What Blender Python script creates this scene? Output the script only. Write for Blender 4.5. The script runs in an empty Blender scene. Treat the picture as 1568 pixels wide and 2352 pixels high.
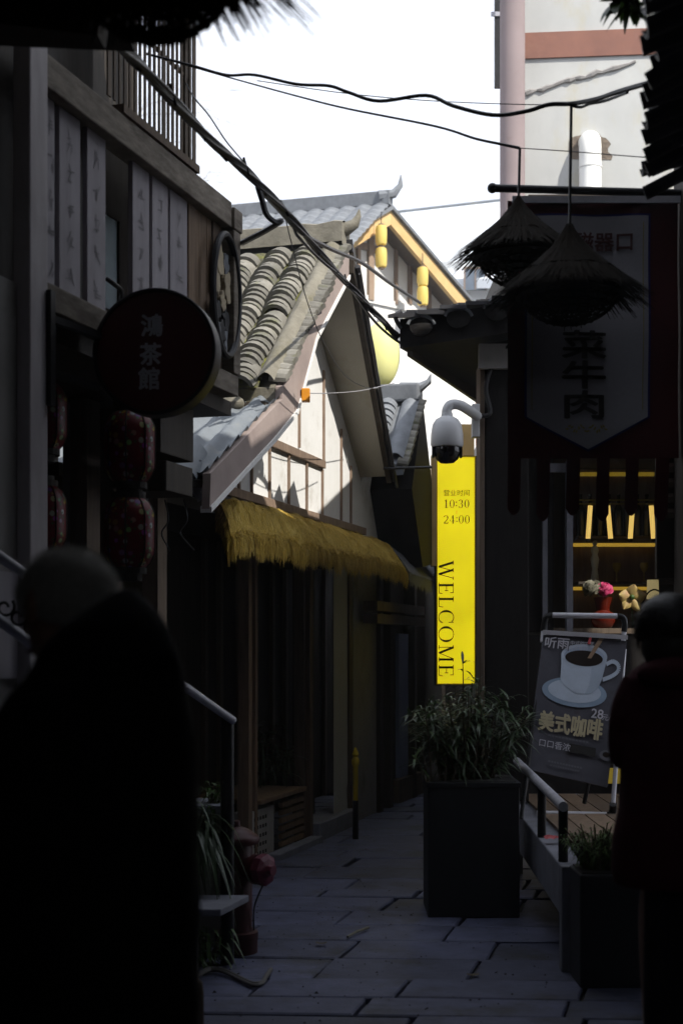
import bpy, bmesh, math, random
from mathutils import Vector as V, Matrix, noise
random.seed(7)
R = math.radians
S = bpy.context.scene
COL = S.collection

# ------------------------------------------------------------------ camera, sky, sun, exposure
F, H, HZ = 3267.0, 1.62, 1490.0           # 50 mm lens in picture units, eye height, horizon row


def at(px, py, d):
    """point seen at (px, py) of a 1568 x 2352 picture, d metres ahead"""
    return V(((px - 784) / F * d, d, H + (HZ - py) / F * d))


cam_d = bpy.data.cameras.new('camera')
cam = bpy.data.objects.new('camera', cam_d)
COL.objects.link(cam)
cam.location = (0, 0, H)
cam.rotation_euler = (R(90), 0, 0)
cam_d.sensor_width = 36
cam_d.lens = 50
cam_d.shift_y = (HZ - 1176) / 2352
cam_d.clip_start = 0.1
cam_d.clip_end = 2000
cam_d.dof.use_dof = True
cam_d.dof.focus_distance = 10.2
cam_d.dof.aperture_fstop = 2.8
S.camera = cam

TO_SUN = V((0.55, -0.55, 0.76)).normalized()
W = bpy.data.worlds.new('World')
S.world = W
W.use_nodes = True
nt = W.node_tree
sky = nt.nodes.new('ShaderNodeTexSky')
sky.sky_type = 'NISHITA'
sky.sun_disc = False
sky.sun_elevation = math.asin(TO_SUN.z)
sky.sun_rotation = math.atan2(TO_SUN.x, TO_SUN.y)
sky.air_density = 1.0
sky.dust_density = 4.0
sky.ozone_density = 1.0
bgn = nt.nodes['Background']
# bright thin overcast over the clear sky, broken a little by noise
tcw = nt.nodes.new('ShaderNodeTexCoord')
cn = nt.nodes.new('ShaderNodeTexNoise')
cn.inputs['Scale'].default_value = 2.2
cn.inputs['Detail'].default_value = 6
nt.links.new(tcw.outputs['Generated'], cn.inputs['Vector'])
cr = nt.nodes.new('ShaderNodeMapRange')
cr.inputs['From Min'].default_value = 0.3
cr.inputs['From Max'].default_value = 0.6
cr.inputs['To Min'].default_value = 0.86
cr.inputs['To Max'].default_value = 0.97
nt.links.new(cn.outputs['Fac'], cr.inputs['Value'])
cm = nt.nodes.new('ShaderNodeMix')
cm.data_type = 'RGBA'
cm.inputs['B'].default_value = (6.9, 7.3, 8.2, 1)
nt.links.new(cr.outputs[0], cm.inputs['Factor'])
nt.links.new(sky.outputs[0], cm.inputs['A'])
nt.links.new(cm.outputs['Result'], bgn.inputs[0])
bgn.inputs[1].default_value = 0.15
sl = bpy.data.lights.new('sun', 'SUN')
sl.energy = 5.0
sl.angle = R(0.53)
sl.color = (1.0, 0.945, 0.86)
sun = bpy.data.objects.new('sun', sl)
COL.objects.link(sun)
sun.location = (6, -6, 12)
sun.rotation_euler = TO_SUN.to_track_quat('Z', 'Y').to_euler()
S.view_settings.view_transform = 'Standard'
S.view_settings.look = 'None'
S.view_settings.gamma = 1
S.view_settings.use_curve_mapping = False
S.view_settings.exposure = 0.36
S.cycles.max_bounces = 8
S.cycles.diffuse_bounces = 5
S.cycles.sample_clamp_indirect = 6
S.cycles.use_denoising = True


# ------------------------------------------------------------------ materials
def mat(name, c1, c2=None, scale=6, rough=0.75, bump=0.25, dist=0.01, metal=0, spec=0.35, stretch=(1, 1, 1),
        stain=None, stain_scale=1.2, stain_lo=0.52, var=0.18, detail=6, emit=None, estr=0, transl=0, coat=0):
    m = bpy.data.materials.new(name)
    m.use_nodes = True
    n, l = m.node_tree.nodes, m.node_tree.links
    b = n['Principled BSDF']
    b.inputs['Roughness'].default_value = rough
    b.inputs['Metallic'].default_value = metal
    b.inputs['Specular IOR Level'].default_value = spec
    if coat:
        b.inputs['Coat Weight'].default_value = coat
    c2 = c2 or tuple(x * 0.7 for x in c1)
    tc = n.new('ShaderNodeTexCoord')
    oi = n.new('ShaderNodeObjectInfo')
    mp = n.new('ShaderNodeMapping')
    mp.inputs['Scale'].default_value = stretch
    l.new(tc.outputs['Object'], mp.inputs['Vector'])
    addv = n.new('ShaderNodeVectorMath')
    addv.operation = 'ADD'
    sc = n.new('ShaderNodeVectorMath')
    sc.operation = 'SCALE'
    sc.inputs[0].default_value = (37, 17, 29)
    l.new(oi.outputs['Random'], sc.inputs['Scale'])
    l.new(mp.outputs[0], addv.inputs[0])
    l.new(sc.outputs[0], addv.inputs[1])
    nz = n.new('ShaderNodeTexNoise')
    nz.inputs['Scale'].default_value = scale
    nz.inputs['Detail'].default_value = detail
    nz.inputs['Roughness'].default_value = 0.65
    l.new(addv.outputs[0], nz.inputs['Vector'])
    rp = n.new('ShaderNodeValToRGB')
    rp.color_ramp.elements[0].position = 0.3
    rp.color_ramp.elements[1].position = 0.7
    rp.color_ramp.elements[0].color = (*c2, 1)
    rp.color_ramp.elements[1].color = (*c1, 1)
    l.new(nz.outputs['Fac'], rp.inputs[0])
    out = rp.outputs[0]
    if stain:
        n2 = n.new('ShaderNodeTexNoise')
        n2.inputs['Scale'].default_value = stain_scale
        n2.inputs['Detail'].default_value = 8
        n2.inputs['Roughness'].default_value = 0.7
        l.new(addv.outputs[0], n2.inputs['Vector'])
        r2 = n.new('ShaderNodeValToRGB')
        r2.color_ramp.elements[0].position = stain_lo
        r2.color_ramp.elements[1].position = stain_lo + 0.16
        l.new(n2.outputs['Fac'], r2.inputs[0])
        mx = n.new('ShaderNodeMix')
        mx.data_type = 'RGBA'
        l.new(r2.outputs[0], mx.inputs['Factor'])
        l.new(out, mx.inputs['A'])
        mx.inputs['B'].default_value = (*stain, 1)
        out = mx.outputs['Result']
    if var:
        mr = n.new('ShaderNodeMapRange')
        mr.inputs['To Min'].default_value = 1 - var
        mr.inputs['To Max'].default_value = 1 + var
        l.new(oi.outputs['Random'], mr.inputs['Value'])
        hv = n.new('ShaderNodeHueSaturation')
        l.new(mr.outputs[0], hv.inputs['Value'])
        l.new(out, hv.inputs['Color'])
        out = hv.outputs[0]
    l.new(out, b.inputs['Base Color'])
    if bump:
        bp = n.new('ShaderNodeBump')
        bp.inputs['Strength'].default_value = bump
        bp.inputs['Distance'].default_value = dist
        l.new(nz.outputs['Fac'], bp.inputs['Height'])
        l.new(bp.outputs[0], b.inputs['Normal'])
    if emit:
        b.inputs['Emission Color'].default_value = (*emit, 1)
        b.inputs['Emission Strength'].default_value = estr
    if transl:
        tr = n.new('ShaderNodeBsdfTranslucent')
        l.new(out, tr.inputs['Color'])
        ms = n.new('ShaderNodeMixShader')
        ms.inputs[0].default_value = transl
        l.new(b.outputs[0], ms.inputs[1])
        l.new(tr.outputs[0], ms.inputs[2])
        l.new(ms.outputs[0], n['Material Output'].inputs[0])
    return m


def floral():
    m = mat('floral_cloth', (0.17, 0.005, 0.012), (0.11, 0.003, 0.007), 20, 0.45, 0.1, transl=0.25, var=0.05)
    n, l = m.node_tree.nodes, m.node_tree.links
    b = n['Principled BSDF']
    src = b.inputs['Base Color'].links[0].from_socket
    tc = [x for x in n if x.type == 'TEX_COORD'][0]
    for sc, lo, hi, colr in ((24, 0.30, 0.38, None), (17, 0.16, 0.24, (0.45, 0.30, 0.03)), (36, 0.22, 0.3, (0.02, 0.10, 0.03))):
        vo = n.new('ShaderNodeTexVoronoi')
        vo.inputs['Scale'].default_value = sc
        l.new(tc.outputs['Object'], vo.inputs['Vector'])
        r = n.new('ShaderNodeValToRGB')
        r.color_ramp.elements[0].position, r.color_ramp.elements[1].position = lo, hi
        r.color_ramp.elements[0].color, r.color_ramp.elements[1].color = (1, 1, 1, 1), (0, 0, 0, 1)
        l.new(vo.outputs['Distance'], r.inputs[0])
        mx = n.new('ShaderNodeMix')
        mx.data_type = 'RGBA'
        l.new(r.outputs[0], mx.inputs['Factor'])
        l.new(src, mx.inputs['A'])
        if colr is None:
            hv = n.new('ShaderNodeHueSaturation')
            hv.inputs['Saturation'].default_value = 0.9
            hv.inputs['Value'].default_value = 0.5
            l.new(vo.outputs['Color'], hv.inputs['Color'])
            l.new(hv.outputs[0], mx.inputs['B'])
        else:
            mx.inputs['B'].default_value = (*colr, 1)
        src = mx.outputs['Result']
    l.new(src, b.inputs['Base Color'])
    return m


MT = dict(
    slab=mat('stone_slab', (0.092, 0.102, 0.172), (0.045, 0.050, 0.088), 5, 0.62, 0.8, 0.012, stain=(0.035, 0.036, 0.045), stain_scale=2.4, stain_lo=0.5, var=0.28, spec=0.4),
    ground=mat('joint_dirt', (0.045, 0.042, 0.04), (0.02, 0.02, 0.018), 12, 0.95, 0.5),
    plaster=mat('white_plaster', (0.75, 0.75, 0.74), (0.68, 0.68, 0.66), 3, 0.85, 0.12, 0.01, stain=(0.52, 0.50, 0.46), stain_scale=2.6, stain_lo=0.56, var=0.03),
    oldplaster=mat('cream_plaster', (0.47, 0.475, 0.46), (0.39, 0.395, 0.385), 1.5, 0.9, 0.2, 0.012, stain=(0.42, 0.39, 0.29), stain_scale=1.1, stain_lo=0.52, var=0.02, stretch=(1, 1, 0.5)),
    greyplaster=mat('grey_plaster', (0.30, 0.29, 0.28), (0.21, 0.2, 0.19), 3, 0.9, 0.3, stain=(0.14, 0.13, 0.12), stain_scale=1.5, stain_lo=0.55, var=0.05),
    soffit=mat('soffit_board', (0.42, 0.40, 0.34), (0.36, 0.34, 0.29), 2.5, 0.85, 0.1, stain=(0.3, 0.27, 0.2), stain_lo=0.6, var=0.05),
    pink=mat('pinkish_render', (0.34, 0.28, 0.255), (0.26, 0.21, 0.195), 4, 0.85, 0.25, stain=(0.25, 0.22, 0.2), stain_lo=0.58, var=0.05),
    band=mat('red_brown_band', (0.26, 0.12, 0.085), (0.18, 0.085, 0.065), 2.0, 0.85, 0.15, stain=(0.28, 0.15, 0.11), stain_lo=0.5, var=0.02),
    column=mat('mauve_render', (0.27, 0.215, 0.215), (0.23, 0.185, 0.185), 2, 0.85, 0.12, stain=(0.20, 0.155, 0.14), stain_scale=2.2, stain_lo=0.56, var=0.02),
    wood=mat('weathered_wood', (0.16, 0.12, 0.085), (0.075, 0.055, 0.04), 9, 0.75, 0.4, 0.006, stretch=(4, 4, 0.35), var=0.25),
    woodh=mat('grey_weathered_beam', (0.24, 0.21, 0.17), (0.11, 0.09, 0.07), 7, 0.8, 0.4, 0.006, stretch=(1.2, 1.2, 5), stain=(0.07, 0.055, 0.04), stain_scale=2, stain_lo=0.52, var=0.15),
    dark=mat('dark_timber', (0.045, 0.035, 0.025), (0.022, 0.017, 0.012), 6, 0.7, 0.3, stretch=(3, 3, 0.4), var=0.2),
    brownframe=mat('brown_stud', (0.26, 0.19, 0.14), (0.17, 0.12, 0.09), 8, 0.75, 0.2, stretch=(2, 2, 0.5), var=0.15),
    tan=mat('ochre_timber', (0.66, 0.46, 0.21), (0.56, 0.37, 0.15), 5, 0.7, 0.2, var=0.08),
    plank=mat('brown_plank', (0.20, 0.135, 0.085), (0.10, 0.068, 0.045), 8, 0.75, 0.4, 0.006, stretch=(4, 4, 0.4), var=0.35),
    whiteboard=mat('whitewashed_board', (0.37, 0.35, 0.38), (0.30, 0.28, 0.30), 6, 0.75, 0.15, stretch=(3, 3, 0.3), var=0.1),
    whitepost=mat('whitewashed_post', (0.56, 0.53, 0.54), (0.42, 0.39, 0.40), 5, 0.8, 0.4, stretch=(2, 2, 0.5), stain=(0.22, 0.19, 0.18), stain_scale=3, stain_lo=0.6, var=0.02),
    tile=mat('grey_clay_tile', (0.20, 0.19, 0.165), (0.11, 0.105, 0.09), 9, 0.8, 0.35, 0.008, stain=(0.10, 0.105, 0.045), stain_scale=5, stain_lo=0.54, var=0.35),
    tileblue=mat('blue_grey_tile', (0.20, 0.215, 0.235), (0.13, 0.14, 0.155), 9, 0.7, 0.3, var=0.25),
    tiledark=mat('black_clay_tile', (0.055, 0.056, 0.064), (0.03, 0.03, 0.034), 9, 0.5, 0.3, var=0.3, spec=0.5),
    moss=mat('mossy_trough', (0.13, 0.125, 0.09), (0.07, 0.068, 0.045), 14, 0.95, 0.6, 0.02, stain=(0.19, 0.20, 0.02), stain_scale=7, stain_lo=0.46, var=0),
    cement=mat('mossy_cement', (0.22, 0.205, 0.165), (0.13, 0.12, 0.095), 7, 0.9, 0.6, 0.02, stain=(0.11, 0.10, 0.06), stain_scale=3, stain_lo=0.52, var=0.05),
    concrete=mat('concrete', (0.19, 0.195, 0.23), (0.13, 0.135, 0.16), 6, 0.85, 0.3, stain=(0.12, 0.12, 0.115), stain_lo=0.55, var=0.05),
    sheet=mat('grey_sheet_tile', (0.165, 0.185, 0.205), (0.12, 0.135, 0.15), 5, 0.6, 0.15, stain=(0.2, 0.2, 0.18), stain_scale=2.5, stain_lo=0.56, var=0),
    straw=mat('straw', (0.55, 0.39, 0.09), (0.38, 0.26, 0.05), 30, 0.8, 0.2, var=0, transl=0.25),
    strawgrey=mat('grey_straw', (0.15, 0.155, 0.18), (0.09, 0.095, 0.115), 30, 0.85, 0.2, var=0),
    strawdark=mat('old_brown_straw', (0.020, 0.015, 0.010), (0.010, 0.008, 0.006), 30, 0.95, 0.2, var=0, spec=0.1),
    black=mat('black_cable', (0.012, 0.012, 0.014), None, 6, 0.5, 0, var=0),
    cable=mat('grey_black_cable', (0.05, 0.05, 0.055), (0.03, 0.03, 0.033), 20, 0.45, 0.3, var=0.2),
    iron=mat('black_iron', (0.02, 0.02, 0.022), (0.012, 0.012, 0.013), 10, 0.45, 0.2, metal=0.3, var=0.05),
    steel=mat('dull_steel', (0.48, 0.48, 0.52), (0.32, 0.32, 0.36), 10, 0.45, 0.1, metal=0.3, var=0.05),
    camwhite=mat('white_plastic', (0.62, 0.63, 0.65), (0.58, 0.59, 0.6), 3, 0.4, 0.0, var=0),
    pvc=mat('white_pvc', (0.8, 0.8, 0.77), (0.74, 0.74, 0.7), 3, 0.35, 0.02, var=0),
    blackgloss=mat('smoked_dome', (0.01, 0.01, 0.012), None, 3, 0.12, 0, var=0, spec=0.6),
    red=mat('red_sign_face', (0.075, 0.004, 0.004), (0.06, 0.003, 0.003), 3, 0.5, 0.05, var=0),
    offwhite=mat('grey_white_lettering', (0.55, 0.54, 0.6), None, 3, 0.6, 0, var=0),
    floral=floral(),
    lace=mat('black_lace', (0.03, 0.025, 0.02), None, 30, 0.8, 0.2, var=0),
    hydrant=mat('dark_red_paint', (0.045, 0.005, 0.007), (0.028, 0.004, 0.005), 8, 0.55, 0.3, stain=(0.05, 0.03, 0.03), stain_scale=5, stain_lo=0.58, var=0),
    hydrantcap=mat('pink_red_cap', (0.10, 0.010, 0.030), (0.07, 0.008, 0.02), 8, 0.5, 0.1, var=0),
    leaf=mat('leaf_green', (0.05, 0.11, 0.015), (0.022, 0.05, 0.008), 12, 0.45, 0.1, var=0, spec=0.5, transl=0.25),
    leafdark=mat('dark_leaf', (0.035, 0.07, 0.02), (0.018, 0.04, 0.012), 12, 0.4, 0.1, var=0, spec=0.5, transl=0.15),
    fern=mat('fluffy_fern_green', (0.09, 0.16, 0.03), (0.05, 0.09, 0.02), 12, 0.6, 0.1, var=0, transl=0.25),
    stem=mat('brown_stem', (0.10, 0.08, 0.05), (0.05, 0.04, 0.025), 12, 0.8, 0.2, var=0),
    stem2=mat('faded_brown_timber', (0.34, 0.25, 0.18), (0.26, 0.19, 0.14), 6, 0.8, 0.2, var=0.05),
    twig=mat('pale_twig', (0.50, 0.47, 0.42), (0.40, 0.37, 0.33), 12, 0.9, 0.2, var=0),
    blacktimber=mat('deep_black_timber', (0.016, 0.014, 0.013), (0.009, 0.008, 0.008), 8, 0.75, 0.4, 0.006, stretch=(3, 3, .4), var=.1, spec=.15),  # near-black grained timber for eave, column and shop front
    planter=mat('black_planter', (0.016, 0.018, 0.022), (0.011, 0.012, 0.015), 4, 0.65, 0.2, var=0, stain=(0.03, 0.029, 0.027), stain_scale=5, stain_lo=.6),
    yellowsign=mat('lit_yellow_panel', (0.7, 0.6, 0.02), (0.68, 0.58, 0.02), 2, 0.5, 0, var=0, emit=(0.80, 0.66, 0.008), estr=0.72),
    ink=mat('black_ink', (0.012, 0.011, 0.01), None, 3, 0.7, 0, var=0),
    yellowink=mat('olive_ink', (0.12, 0.1, 0.01), None, 3, 0.7, 0, var=0),
    lantern=mat('yellow_lantern', (0.90, 0.74, 0.24), (0.86, 0.68, 0.17), 3, 0.5, 0.0, var=0.05, transl=0.35),
    ball=mat('yellow_ball', (0.86, 0.84, 0.42), (0.82, 0.80, 0.32), 1.5, 0.6, 0.0, var=0, transl=0.2),
    orange=mat('orange_plastic', (0.75, 0.30, 0.02), None, 3, 0.5, 0, var=0),
    bannerred=mat('banner_red_cloth', (0.055, 0.003, 0.005), (0.04, 0.002, 0.004), 60, 0.9, 0.1, var=0.05),
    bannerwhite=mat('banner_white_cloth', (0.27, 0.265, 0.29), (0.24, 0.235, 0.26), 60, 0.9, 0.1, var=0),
    bannerblue=mat('banner_blue_edge', (0.012, 0.012, 0.12), None, 60, 0.9, 0, var=0),
    gold=mat('gold_print', (0.28, 0.22, 0.03), None, 5, 0.7, 0, var=0),
    redink=mat('dark_red_print', (0.07, 0.02, 0.02), None, 5, 0.7, 0, var=0),
    poster=mat('charcoal_poster', (0.085, 0.085, 0.105), (0.055, 0.055, 0.07), 4, 0.4, 0.0, var=0, stain=(0.05, 0.04, 0.04), stain_scale=5, stain_lo=0.55),
    cup=mat('cup_print', (0.52, 0.60, 0.72), None, 3, 0.4, 0, var=0),
    cupdim=mat('cup_shade_print', (0.44, 0.52, 0.64), None, 3, 0.4, 0, var=0),
    cupshade=mat('cup_inside_print', (0.34, 0.41, 0.54), None, 3, 0.4, 0, var=0),
    saucer=mat('saucer_print', (0.27, 0.36, 0.48), None, 3, 0.4, 0, var=0),
    coffee=mat('coffee_print', (0.02, 0.014, 0.012), None, 3, 0.3, 0, var=0),
    pour=mat('pour_print', (0.30, 0.20, 0.13), None, 3, 0.4, 0, var=0),
    cream=mat('cream_lettering', (0.50, 0.44, 0.28), None, 3, 0.5, 0, var=0),
    faint=mat('faint_grey_print', (0.13, 0.13, 0.15), None, 3, 0.5, 0, var=0),
    tubewhite=mat('white_tube', (0.66, 0.66, 0.72), None, 3, 0.4, 0, var=0),
    coat=mat('black_down_coat', (0.010, 0.010, 0.011), (0.007, 0.007, 0.008), 9, 0.85, 0.4, 0.02, var=0, spec=0.1),
    maroon=mat('maroon_coat', (0.05, 0.010, 0.016), (0.035, 0.007, 0.011), 9, 0.85, 0.4, 0.02, var=0, spec=0.1),
    trousers=mat('black_trousers', (0.014, 0.014, 0.017), None, 9, 0.9, 0.2, var=0, spec=0.1),
    skin=mat('skin', (0.34, 0.20, 0.14), (0.30, 0.17, 0.12), 9, 0.55, 0.1, var=0),
    greyhair=mat('cropped_grey_hair', (0.55, 0.54, 0.50), (0.40, 0.39, 0.36), 90, 0.9, 0.5, 0.004, var=0, detail=3),
    darkhair=mat('black_hair', (0.012, 0.011, 0.011), None, 60, 0.5, 0.5, 0.004, var=0),
    shoe=mat('black_shoe', (0.012, 0.012, 0.012), None, 9, 0.5, 0.1, var=0),
    led=mat('warm_led_strip', (0.5, 0.35, 0.1), None, 3, 0.5, 0, var=0, emit=(1.0, 0.60, 0.07), estr=0.24),
    leddim=mat('dim_led_strip', (0.4, 0.3, 0.1), None, 3, 0.5, 0, var=0, emit=(1.0, 0.66, 0.06), estr=0.09),
    tubelit=mat('lit_glass_tube', (0.8, 0.7, 0.4), None, 3, 0.3, 0, var=0, emit=(1.0, 0.66, 0.16), estr=0.55),
    lampcream=mat('lit_candle_lamp', (0.7, 0.62, 0.4), None, 3, 0.5, 0, var=0, emit=(1.0, 0.8, 0.35), estr=0.16),
    bottle=mat('dark_bottle', (0.012, 0.015, 0.01), None, 3, 0.15, 0, var=0, spec=0.6),
    porcelain=mat('pale_porcelain', (0.62, 0.66, 0.56), None, 3, 0.3, 0, var=0, emit=(0.6, 0.62, 0.4), estr=0.0),
    vase=mat('red_orange_glass', (0.15, 0.018, 0.008), (0.11, 0.013, 0.006), 3, 0.15, 0, var=0, spec=0.6, transl=0.3),
    pinkpetal=mat('pink_petal', (0.55, 0.06, 0.17), (0.4, 0.03, 0.11), 10, 0.6, 0, var=0, transl=0.2),
    whitepetal=mat('white_petal', (0.24, 0.23, 0.17), (0.16, 0.15, 0.11), 10, 0.6, 0, var=0, transl=0.2),
    orchid=mat('yellow_pink_petal', (0.42, 0.38, 0.09), (0.42, 0.24, 0.14), 8, 0.6, 0, var=0, transl=0.2),
    yellowpaint=mat('yellow_paint', (0.55, 0.40, 0.02), (0.45, 0.32, 0.02), 6, 0.5, 0.1, var=0),
    bluedoor=mat('blue_grey_panel', (0.26, 0.30, 0.42), (0.22, 0.25, 0.36), 3, 0.6, 0.1, var=0),
    paleroof=mat('pale_metal_roof', (0.66, 0.69, 0.72), (0.6, 0.63, 0.67), 2, 0.6, 0.05, var=0),
    pane=mat('frosted_pane', (0.62, 0.68, 0.70), (0.56, 0.62, 0.64), 2, 0.3, 0, var=0.02, transl=0.55),
    glass=mat('window_glass', (0.10, 0.13, 0.17), None, 2, 0.1, 0, var=0, spec=0.6),
    broken=mat('broken_masonry', (0.20, 0.16, 0.12), (0.10, 0.08, 0.065), 9, 0.9, 0.8, 0.03, var=0),
    brick=mat('brown_brick', (0.24, 0.13, 0.09), (0.17, 0.09, 0.06), 5, 0.85, 0.3, var=0.2),
    plastic=mat('crumpled_plastic', (0.33, 0.34, 0.37), (0.22, 0.225, 0.25), 9, 0.25, 0.5, 0.01, stain=(0.3, 0.22, 0.1), stain_scale=6, stain_lo=0.6, var=0),
    redpaper=mat('faded_red_paper', (0.16, 0.015, 0.015), None, 4, 0.8, 0.1, var=0),
    bark=mat('bark', (0.14, 0.12, 0.1), (0.08, 0.07, 0.06), 12, 0.9, 0.4, var=0),
    hose=mat('grey_hose', (0.12, 0.115, 0.11), None, 9, 0.6, 0.1, var=0),
    redbit=mat('red_wrapper', (0.5, 0.05, 0.06), None, 9, 0.5, 0.1, var=0),
    breeze=mat('pale_breeze_block', (0.42, 0.41, 0.38), (0.33, 0.32, 0.3), 9, 0.9, 0.3, var=0.1),
)


ysm = MT['yellowsign'].node_tree
_n = ysm.nodes.new('ShaderNodeTexNoise')
_n.inputs['Scale'].default_value = 2.2
_n.inputs['Detail'].default_value = 3
_tc = ysm.nodes.new('ShaderNodeTexCoord')
ysm.links.new(_tc.outputs['Object'], _n.inputs['Vector'])
_r = ysm.nodes.new('ShaderNodeMapRange')
_r.inputs['From Min'].default_value, _r.inputs['From Max'].default_value = .35, .65
_r.inputs['To Min'].default_value, _r.inputs['To Max'].default_value = .56, .78
ysm.links.new(_n.outputs['Fac'], _r.inputs['Value'])
ysm.links.new(_r.outputs[0], ysm.nodes['Principled BSDF'].inputs['Emission Strength'])


# ------------------------------------------------------------------ building helpers
class Fr:
    """a facade line: s runs along it (away from the camera), n out of it (to the right), z up"""
    def __init__(self, o, slope):
        self.o = V((o[0], o[1], 0))
        self.u = V((slope, 1, 0)).normalized()
        self.n = V((self.u.y, -self.u.x, 0))

    def p(self, s, n, z):
        q = self.o + self.u * s + self.n * n
        return V((q.x, q.y, z))

    def s_at(self, px, n=0.0):
        k = (px - 784) / F
        o = self.o + self.n * n
        return (k * o.y - o.x) / (self.u.x - k * self.u.y)

    def pix(self, px, py, n=0.0):
        s = self.s_at(px, n)
        d = (self.o + self.u * s + self.n * n).y
        return s, at(px, py, d).z


class MB:
    def __init__(self):
        self.v, self.f = [], []

    def add(self, vs, fs):
        k = len(self.v)
        self.v += [V(x) for x in vs]
        self.f += [tuple(i + k for i in q) for q in fs]
        return self

    def box8(self, c):
        return self.add(c, [(3, 2, 1, 0), (4, 5, 6, 7), (0, 1, 5, 4), (1, 2, 6, 5), (2, 3, 7, 6), (3, 0, 4, 7)])

    def wbox(self, x0, x1, y0, y1, z0, z1):
        return self.box8([(x0, y0, z0), (x1, y0, z0), (x1, y1, z0), (x0, y1, z0), (x0, y0, z1), (x1, y0, z1), (x1, y1, z1), (x0, y1, z1)])

    def fbox(self, fr, s0, s1, n0, n1, z0, z1):
        q = [(s0, n0), (s0, n1), (s1, n1), (s1, n0)]
        return self.box8([fr.p(s, n, z0) for s, n in q] + [fr.p(s, n, z1) for s, n in q])

    def beam(self, p, q, w, h, up=(0, 0, 1)):
        p, q = V(p), V(q)
        d = (q - p).normalized()
        up = V(up)
        sd = d.cross(up).normalized() * (w / 2)
        u2 = sd.cross(d).normalized() * (h / 2)
        return self.box8([p - sd - u2, p + sd - u2, q + sd - u2, q - sd - u2, p - sd + u2, p + sd + u2, q + sd + u2, q - sd + u2])

    def tube(self, pts, r, seg=8, rs=None, cap=True):
        pts = [V(p) for p in pts]
        k0 = len(self.v)
        prev = None
        n = len(pts)
        for i, p in enumerate(pts):
            t = (pts[min(i + 1, n - 1)] - pts[max(i - 1, 0)]).normalized()
            if prev is None:
                a = t.orthogonal().normalized()
            else:
                a = (prev - t * prev.dot(t)).normalized()
            prev = a
            b = t.cross(a)
            rr = rs[i] if rs else r
            for k in range(seg):
                an = 2 * math.pi * k / seg
                self.v.append(p + a * (math.cos(an) * rr) + b * (math.sin(an) * rr))
        for i in range(n - 1):
            for k in range(seg):
                a0, a1 = k0 + i * seg + k, k0 + i * seg + (k + 1) % seg
                self.f.append((a0, a1, a1 + seg, a0 + seg))
        if cap:
            self.f.append(tuple(k0 + k for k in reversed(range(seg))))
            self.f.append(tuple(k0 + (n - 1) * seg + k for k in range(seg)))
        return self

    def lathe(self, c, prof, seg=16, mx=None, sx=1, sy=1):
        c = V(c)
        k0 = len(self.v)
        for r, z in prof:
            for k in range(seg):
                an = 2 * math.pi * k / seg
                q = V((r * math.cos(an) * sx, r * math.sin(an) * sy, z))
                self.v.append(c + (mx @ q if mx else q))
        for i in range(len(prof) - 1):
            for k in range(seg):
                a0, a1 = k0 + i * seg + k, k0 + i * seg + (k + 1) % seg
                self.f.append((a0, a1, a1 + seg, a0 + seg))
        self.f.append(tuple(k0 + k for k in reversed(range(seg))))
        self.f.append(tuple(k0 + (len(prof) - 1) * seg + k for k in range(seg)))
        return self

    def ball(self, c, rx, ry=None, rz=None, seg=16, rings=10):
        ry, rz = ry or rx, rz or rx
        pr = [(max(math.sin(math.pi * i / rings), 0.02), -math.cos(math.pi * i / rings) * rz) for i in range(rings + 1)]
        return self.lathe(c, [(r, z) for r, z in pr], seg, sx=rx, sy=ry)

    def prism(self, pts, vec):
        pts = [V(p) for p in pts]
        vec = V(vec)
        n = len(pts)
        k = len(self.v)
        self.v += pts + [p + vec for p in pts]
        self.f.append(tuple(k + i for i in range(n)))
        self.f.append(tuple(k + n + i for i in reversed(range(n))))
        for i in range(n):
            j = (i + 1) % n
            self.f.append((k + i, k + n + i, k + n + j, k + j))
        return self

    def grid(self, fn, nu, nv):
        k = len(self.v)
        for i in range(nu + 1):
            for j in range(nv + 1):
                self.v.append(V(fn(i / nu, j / nv)))
        for i in range(nu):
            for j in range(nv):
                a = k + i * (nv + 1) + j
                self.f.append((a, a + 1, a + nv + 2, a + nv + 1))
        return self

    def mesh(self, name, m, origin=V((0, 0, 0)), smooth=False):
        me = bpy.data.meshes.new(name)
        me.from_pydata([tuple(p - origin) for p in self.v], [], self.f)
        me.materials.append(MT[m] if isinstance(m, str) else m)
        bm = bmesh.new()
        bm.from_mesh(me)
        bmesh.ops.recalc_face_normals(bm, faces=bm.faces)
        bm.to_mesh(me)
        bm.free()
        if smooth:
            me.shade_smooth()
            me.set_sharp_from_angle(angle=R(40))
        return me


BASE = {}


def props(o, label=None, cat=None, group=None, kind=None):
    if label:
        o['label'] = label
    if cat:
        o['category'] = cat
    if group:
        o['group'] = group
    if kind:
        o['kind'] = kind
    return o


def thing(name, label, cat, loc, group=None):
    o = bpy.data.objects.new(name, None)
    o.empty_display_size = 0.1
    COL.objects.link(o)
    o.location = loc
    BASE[o.name] = V(loc)
    return props(o, label, cat, group)


def part(name, mb, m, parent=None, smooth=False, bevel=0, kind=None, label=None):
    org = BASE[parent.name] if parent else V((0, 0, 0))
    o = bpy.data.objects.new(name, mb.mesh(name, m, org, smooth))
    COL.objects.link(o)
    if parent:
        o.parent = parent
    BASE[o.name] = org
    if bevel:
        b = o.modifiers.new('edge', 'BEVEL')
        b.width = bevel
        b.segments = 2
        b.limit_method = 'ANGLE'
    if kind or label:
        props(o, label, None, None, kind)
    return o


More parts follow.
